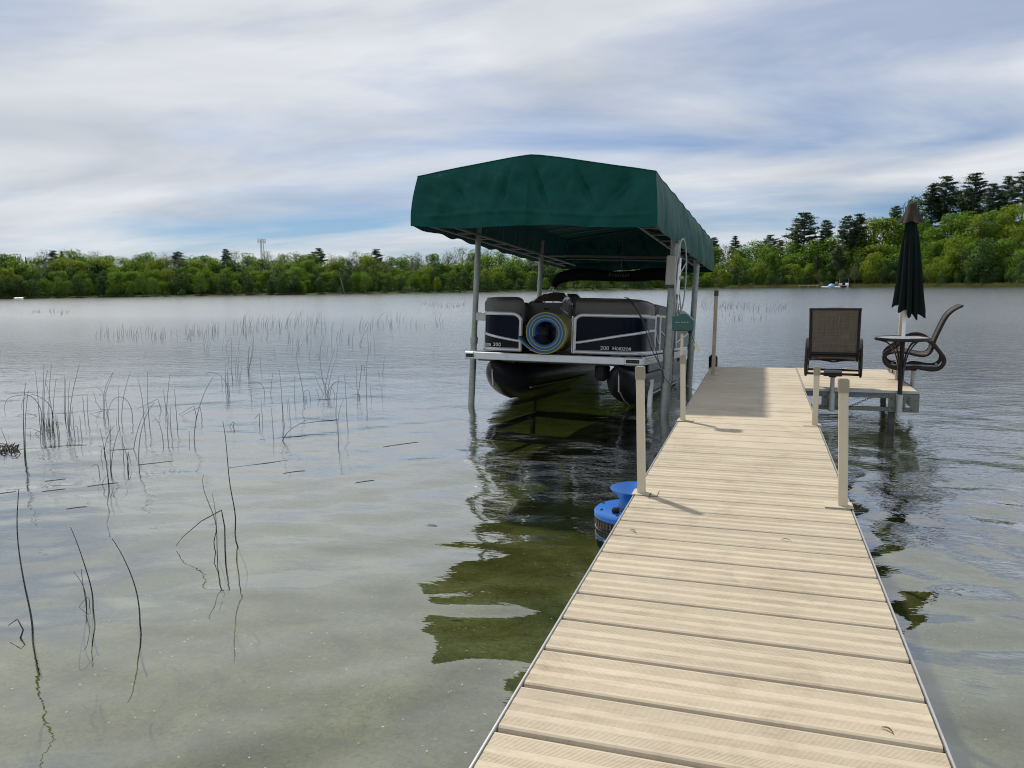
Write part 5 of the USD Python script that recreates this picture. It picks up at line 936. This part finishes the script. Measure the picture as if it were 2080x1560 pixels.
for q in ([(320, 745), (300, 500), (280, 285)], [(345, 745), (340, 480), (350, 230)], [(352, 750), (355, 420), (378, 275)], [(390, 740), (390, 470), (408, 235)], [(415, 640), (390, 480), (360, 380)], [(420, 740), (425, 520), (445, 350)], [(330, 740), (310, 560), (230, 480), (150, 480), (60, 510), (35, 580), (45, 650)], [(420, 730), (400, 570), (330, 500), (250, 475), (190, 510), (175, 600)],
          [(385, 720), (375, 600)], [(400, 740), (388, 640)], [(412, 745), (425, 640)], [(460, 790), (440, 630)], [(470, 780), (450, 640)], [(300, 652), (150, 730)], [(280, 782), (345, 762)], [(330, 782), (205, 745)], [(440, 700), (505, 800)], [(370, 760), (430, 820)]): reed(q, ZB_, parent=c1, r=0.0034)
rs = np.random.default_rng(2)
for k in range(26):
    x, y = rs.uniform(330, 470), rs.uniform(690, 790); reed([(x, y), (x + rs.normal(0, 12), y - rs.uniform(20, 90))], ZB_, parent=c1, r=0.0032)
c1 = thing('reed_clump', 'second clump of tall straight reeds, right of the biggest left clump', 'reed clump')
for q in ([(515, 670), (510, 320)], [(520, 700), (522, 350)], [(545, 760), (540, 620), (550, 375)], [(550, 750), (560, 560), (595, 370), (628, 235)], [(590, 790), (575, 570)], [(540, 660), (545, 760)], [(535, 690), (528, 620)], [(558, 700), (566, 600)], [(618, 795), (608, 725), (570, 760)], [(645, 795), (632, 640)]): reed(q, ZB_, parent=c1, r=0.0034)
reed([(197, 1000), (190, 850), (185, 600), (205, 380)], ZB_, 'tall dark reed left of the big left clump', r=0.0042); reed([(205, 990), (200, 700), (225, 440)], ZB_, 'thinner reed doubling the tall one left of the big clump')
c1 = thing('reed_clump', 'pair of tall reeds and an arched one right of the left clumps', 'reed clump')
for q in ([(820, 640), (820, 500), (850, 380), (900, 295)], [(830, 650), (835, 480), (870, 370), (895, 300)], [(860, 680), (845, 560), (800, 440), (755, 410)], [(805, 600), (760, 530), (742, 450)], [(850, 640), (840, 600), (695, 638)]): reed(q, ZB_, parent=c1, r=0.003, smooth=len(q) != 3)
c1 = thing('reed_clump', 'arching hoop of reed with straight stems inside it', 'reed clump')
for q in ([(1050, 680), (1030, 560), (980, 500), (930, 495), (875, 550), (855, 680)], [(965, 690), (970, 560), (1000, 400), (1035, 290)], [(940, 700), (940, 410)], [(925, 710), (922, 655)]): reed(q, ZB_, parent=c1, r=0.003)
c1 = thing('reed_clump', 'leaning crossed reeds near the middle of the reed bed', 'reed clump')
for q in ([(1145, 720), (1130, 540), (1090, 350)], [(1185, 720), (1170, 500), (1170, 290)], [(1278, 600), (1250, 508), (1085, 610)], [(1060, 900), (1090, 760), (1130, 650), (1160, 600)], [(1100, 1020), (1105, 850), (1140, 690), (1220, 540)], [(1290, 825), (1270, 730), (1240, 672), (1205, 690)]): reed(q, ZB_, parent=c1, r=0.0033, smooth=(q[1] != (1250, 508)))
c1 = thing('reed_clump', 'slanting reeds crossing above a dead pale stalk, centre left foreground', 'reed clump')
for q in ([(865, 1190), (850, 1090), (838, 980), (820, 900), (780, 880)], [(860, 1185), (825, 900), (790, 740)], [(825, 960), (835, 870), (905, 720)], [(880, 1070), (890, 960), (950, 735)], [(875, 1060), (875, 720)], [(785, 1085), (775, 1035), (720, 1050)], [(800, 990), (805, 900)]): reed(q, ZB_, parent=c1, r=0.0033)
reed([(805, 1190), (850, 1110)], ZB_, parent=c1, r=0.004, m=reed_pale)
c1 = thing('reed_clump', 'pointed pair of short broken reeds in the centre left foreground', 'reed clump')
for q in ([(1010, 1050), (1015, 925), (1040, 1040)], [(1020, 1050), (1005, 960), (975, 860)], [(978, 980), (970, 800)]): reed(q, ZB_, parent=c1, r=0.0033, smooth=False)
c1 = thing('reed_clump', 'reed with two folded triangles at its foot, right of the crossed reeds', 'reed clump')
for q in ([(1537, 830), (1550, 700), (1590, 540), (1690, 335)], [(1600, 660), (1585, 570), (1440, 640)], [(1555, 640), (1535, 565), (1420, 640)], [(1500, 845), (1498, 760)]): reed(q, ZB_, parent=c1, r=0.0033, smooth=len(q) != 3)
c1 = thing('reed_clump', 'upright cluster of reeds with one arched far over to the left', 'reed clump')
for q in ([(1815, 465), (1800, 400), (1760, 340), (1690, 302), (1620, 315)], [(1790, 460), (1785, 220)], [(1800, 460), (1810, 155)], [(1840, 350), (1835, 150)], [(1845, 350), (1820, 255)], [(1870, 340), (1860, 200)], [(1885, 345), (1875, 165)], [(1895, 345), (1890, 170)], [(1905, 345), (1915, 255)], [(1760, 400), (1752, 320)], [(1808, 466), (1780, 330)], [(1820, 465), (1805, 320)]): reed(q, ZB_, parent=c1, r=0.003)
c1 = thing('reed_clump', 'fan of reeds spreading from one foot, left of the boat', 'reed clump')
for q in ([(1130, 720), (1090, 540), (1080, 440), (1115, 245)], [(1120, 690), (1150, 530), (1200, 350)], [(1145, 700), (1170, 560), (1215, 435)], [(1110, 720), (1065, 640), (1045, 560)], [(1140, 760), (1170, 660), (1240, 615), (1310, 640), (1345, 680)], [(1150, 770), (1120, 640), (1055, 560)], [(1160, 765), (1190, 640), (1260, 617)], [(1075, 770), (1050, 680)], [(1200, 745), (1185, 690), (1150, 660)]): reed(q, ZC, parent=c1, r=0.003)
c1 = thing('reed_clump', 'leaning reed with a dark tangled foot, left of the fan of reeds', 'reed clump')
for q in ([(950, 780), (935, 660), (900, 500), (885, 380)], [(960, 785), (950, 730)], [(1000, 770), (985, 695), (940, 715)], [(965, 780), (975, 730)], [(945, 775), (955, 735)], [(970, 780), (958, 740)]): reed(q, ZC, parent=c1, r=0.0034)
for q in ([(195 + 1770, 310), (1965, 200), (1975, 90)], [(1970, 300), (1985, 200), (2005, 10)], [(668, 640), (655, 480)], [(700, 690), (690, 480)], [(1405, 720), (1395, 600), (1382, 430)], [(1315, 590), (1295, 430)], [(1320, 590), (1345, 315)], [(1330, 830), (1320, 600)], [(240, 800), (238, 760)], [(1355, 780), (1350, 570)], [(65, 890), (35, 810), (5, 735)], [(1990, 495), (1988, 415)]): reed(q, ZB_)
for q in ([(1210, 900), (1215, 750), (1237, 565)], [(1300, 935), (1290, 720), (1278, 560)], [(1232, 1110), (1240, 850), (1275, 765)], [(1385, 750), (1375, 470)], [(1460, 770), (1455, 600), (1468, 395)], [(1590, 560), (1605, 420)], [(1585, 745), (1583, 655)], [(780, 975), (770, 760), (745, 510)], [(790, 970), (775, 800)], [(680, 720), (700, 530)], [(875, 780), (875, 565)], [(615, 950), (600, 760)], [(630, 730), (610, 650), (575, 627), (520, 640)], [(700, 1045), (690, 900), (683, 830)], [(835, 900), (825, 755)], [(820, 850), (808, 760)],
          [(500, 560), (505, 340)], [(500, 530), (540, 360), (540, 265)], [(600, 520), (600, 410)], [(810, 360), (835, 235)], [(855, 370), (858, 235)], [(890, 380), (930, 230)], [(900, 380), (970, 250)], [(715, 410), (705, 330)], [(1175, 330), (1180, 150)], [(990, 430), (1015, 280)], [(1135, 420), (1150, 310)], [(1215, 410), (1230, 320)], [(160, 380), (175, 260)], [(140, 360), (150, 270)], [(170, 380), (205, 255)], [(285, 355), (305, 250)], [(420, 360), (425, 290), (445, 215)], [(1495, 745), (1492, 660)], [(1560, 570), (1556, 530)], [(2000, 388), (2003, 345)], [(1670, 268), (1662, 225)]): reed(q, ZC, r=0.0029)
reed([(1390, 740), (1420, 490), (1440, 490), (1452, 640)], ZC, 'reed bent over like a hairpin left of the boat', smooth=False, r=0.003); reed([(588, 960), (588, 880), (545, 925)], ZC, 'short snapped reed in the middle of the open water', smooth=False); reed([(770, 1110), (800, 1055), (870, 990), (975, 930)], ZC, 'reed leaning almost flat to the right in the open water'); reed([(1080, 430), (1060, 400), (1035, 425)], ZC, 'tiny reed folded to a triangle left of the fan', smooth=False); reed([(1405, 755), (1400, 725), (1340, 730)], ZC, 'snapped dark reed stub at the foot of the hairpin reed', smooth=False, r=0.005); reed([(1845, 730), (1858, 700), (1845, 690), (1818, 735)], ZB_, 'small kinked reed near the tallest straight reed', smooth=False)
# floating stems and debris
for fr, a, b, lb in [(ZC, (340, 1320), (825, 1260), 'straight dead stem lying on the water beside the tallest reed'), (ZC, (780, 1370), (960, 1350), 'short thick dead stem floating below the leaning flat reed'), (ZB_, (355, 1150), (520, 1130), 'dead stem floating below the biggest left clump'), (ZB_, (525, 1390), (690, 1375), 'dark floating stem lowest in the left foreground'), (ZB_, (0, 1265), (130, 1250), 'floating stem at the left edge of the picture'), (ZB_, (690, 1205), (940, 1175), 'floating stem at the foot of the dead pale stalk'), (ZB_, (1090, 1025), (1370, 995), 'long floating stem right of the pointed reeds'), (ZB_, (870, 915), (1060, 900), 'floating stem through the middle of the reed bed'), (ZC, (590, 1100), (1000, 1055), 'long pale bent stem floating in the middle of the water'), (ZC, (1365, 1450), (1520, 1425), 'floating stem nearest the canopy\'s reflection'), (ZC, (1590, 1145), (1880, 1110), 'curved floating stem left of the lift\'s reflection'), (ZB_, (330, 1250), (520, 1222), 'thin broken stem floating in the left foreground'), (ZC, (920, 965), (1225, 930), 'dark stem floating at the foot of the fan')]:
    p, q = on_z(*fr(a)), on_z(*fr(b)); mid = (p + q) / 2 + [0.0, 0.01, 0.0]
    for e in (p, q, mid): e[2] = float(water_z(e[:1], e[1:2])[0]) + 0.001
    tag(MB().tube(rope_curve([p, mid, q], 10), np.r_[0.002, np.full(8, 0.0036), 0.002], 5).build('floating_reed', reed_m, None, True), lb, 'dead reed')
c1 = thing('reed_debris', 'dark tangled mat of dead reeds at the left edge of the picture', 'dead reeds')
for k in range(34):
    x, y = rs.uniform(-40, 135), rs.uniform(895, 945); a = rs.uniform(-1, 1)
    p = on_z(*ZB_((x, y)), 0.01); MB().tube(rope_curve([p - [0.03, 0, 0.05], p + [rs.normal(0, 0.02), rs.normal(0, 0.02), 0.03 + 0.03 * rs.uniform()], p + [rs.normal(0, 0.05), rs.normal(0, 0.04), rs.uniform(-.02, 0.03)]], 6), 0.004, 4).build('stem', pm('brown_dead_reed', (0.035, 0.024, 0.018), 0.8), c1, True)
# far reed beds: each clump its own thing
def far_clump(x, y, n, w, h, lean, lb, group):
    b = on_z(x, y); sc = b[1] / 1470; c = thing('reed_clump', lb, 'reed clump', (b[0], b[1], 0), None, group)
    for k in range(n):
        u, v = rs.normal(0, w) * sc, rs.normal(0, w * 0.8) * sc; hh = h * rs.uniform(0.35, 1.15) * sc; l = (lean + rs.normal(0, 0.35)) * hh * 0.5; q = np.array([u, v * 2, 0])
        MB().tube(rope_curve([q - [0, 0, 0.15], q + [l * 0.2, 0, hh * 0.5], q + [l, 0, hh]], 5), np.linspace(0.0062, 0.0028, 5) * max(1, (sc * 1470 / 18) ** 0.45), 3).build('stem', reed_m, c, True)
def belt(n, x0, x1, y0, y1, a, b, w, h, lean, where):
    for k in range(n):
        x = rs.uniform(x0, x1); z = next(t for m, t in (ZL if x < 1400 else ZR) if x < m) if where else None
        if where == 'near': lb = f'small reed clump before the far belt, {z}'
        elif where == 'distant': lb = f'distant reed tuft, {z}'
        else: lb = f'small clump in the far reed belt, {z}'
        far_clump(x, rs.uniform(y0, y1), rs.integers(a, b), w, h, lean, lb, lb + ', several alike')
belt(24, 195, 520, 672, 692, 2, 6, 9, 26, 0.35, 'belt'); belt(17, 500, 790, 655, 676, 2, 7, 10, 28, 0.4, 'belt'); belt(10, 790, 900, 650, 668, 2, 5, 8, 18, 0.3, 'belt')
belt(12, 45, 145, 634, 640, 3, 6, 7, 9, 0.2, 'distant'); belt(12, 850, 955, 618, 627, 3, 6, 9, 9, 0.5, 'distant'); belt(15, 1415, 1610, 621, 633, 3, 7, 9, 15, 0.6, 'distant')
belt(8, 1455, 1560, 641, 652, 2, 4, 8, 10, 0.3, 'near'); belt(9, 420, 760, 690, 715, 2, 4, 6, 32, 0.3, 'near')
# litter on the dock and the lake
lf = pm('brown_leaf', (0.09, 0.06, 0.03), 0.8)
p = on_z(877, 1067, 0.004); tag(MB().grid(np.array([[p + [-0.045, -0.012, 0], p + [-0.02, 0.012, 0.004], p + [0.02, 0.016, 0.0], p + [0.045, 0.002, 0.003]], [p + [-0.045, -0.014, 0], p + [-0.01, -0.016, 0], p + [0.02, -0.010, 0.0], p + [0.045, -0.002, 0.003]]])).build('floating_leaf', reed_m, None, True), 'dark curled leaf floating left of the canopy reflection', 'leaf')
for x0, y0, x1, y1, lb in [(1586, 1096, 1608, 1099, 'small curled brown leaf lying on the middle of the dock'), (1279, 1075, 1292, 1082, 'thin bent twig on the dock beside the blue float'), (1318, 1012, 1323, 1000, 'tiny upright splinter at the foot of the near left post'), (1790, 1477, 1815, 1490, 'thin curled stalk on the near right side of the dock'), (1452, 752, 1458, 753, 'small crumb at the far left corner of the dock')]:
    a, b = on_z(x0, y0, DZ + 0.004), on_z(x1, y1, DZ + 0.004); tag(MB().tube(rope_curve([a, (a + b) / 2 + [0, 0.006, 0.006], b], 8), [0.001, 0.002, 0.0026, 0.0028, 0.0026, 0.002, 0.0015, 0.001], 5, flat=(1.3, 0.6)).build('dry_twig', lf, None, True), lb, 'twig')
# shells and chips on the lake bed
n = 520; az = np.radians(rs.uniform(-48, 30, n)); d = rs.uniform(1.2, 6.5, n); x, y = d * np.sin(az), d * np.cos(az); keep = (x < -0.8) | (x > 0.6); x, y = x[keep], y[keep]; n = len(x); s = rs.uniform(0.003, 0.010, n); z = bed_z(x, y) + 0.006
t = rs.uniform(0, 2 * PI, n); dx, dy = np.cos(t) * s, np.sin(t) * s
q = np.stack([np.stack([x + dx, y + dy, z], 1), np.stack([x - dy * .6, y + dx * .6, z + s * .3], 1), np.stack([x - dx, y - dy, z], 1), np.stack([x + dy * .6, y - dx * .6, z + s * .3], 1)], 1).reshape(-1, 3); i = np.arange(n)[:, None] * 4
tag(obj('shell_fragments', (q, np.vstack([i + [0, 1, 2], i + [0, 2, 3]])), pm('shell_white', (0.55, 0.55, 0.50), 0.6)), 'pale shell fragments scattered over the lake bed', 'shells', kind='stuff')
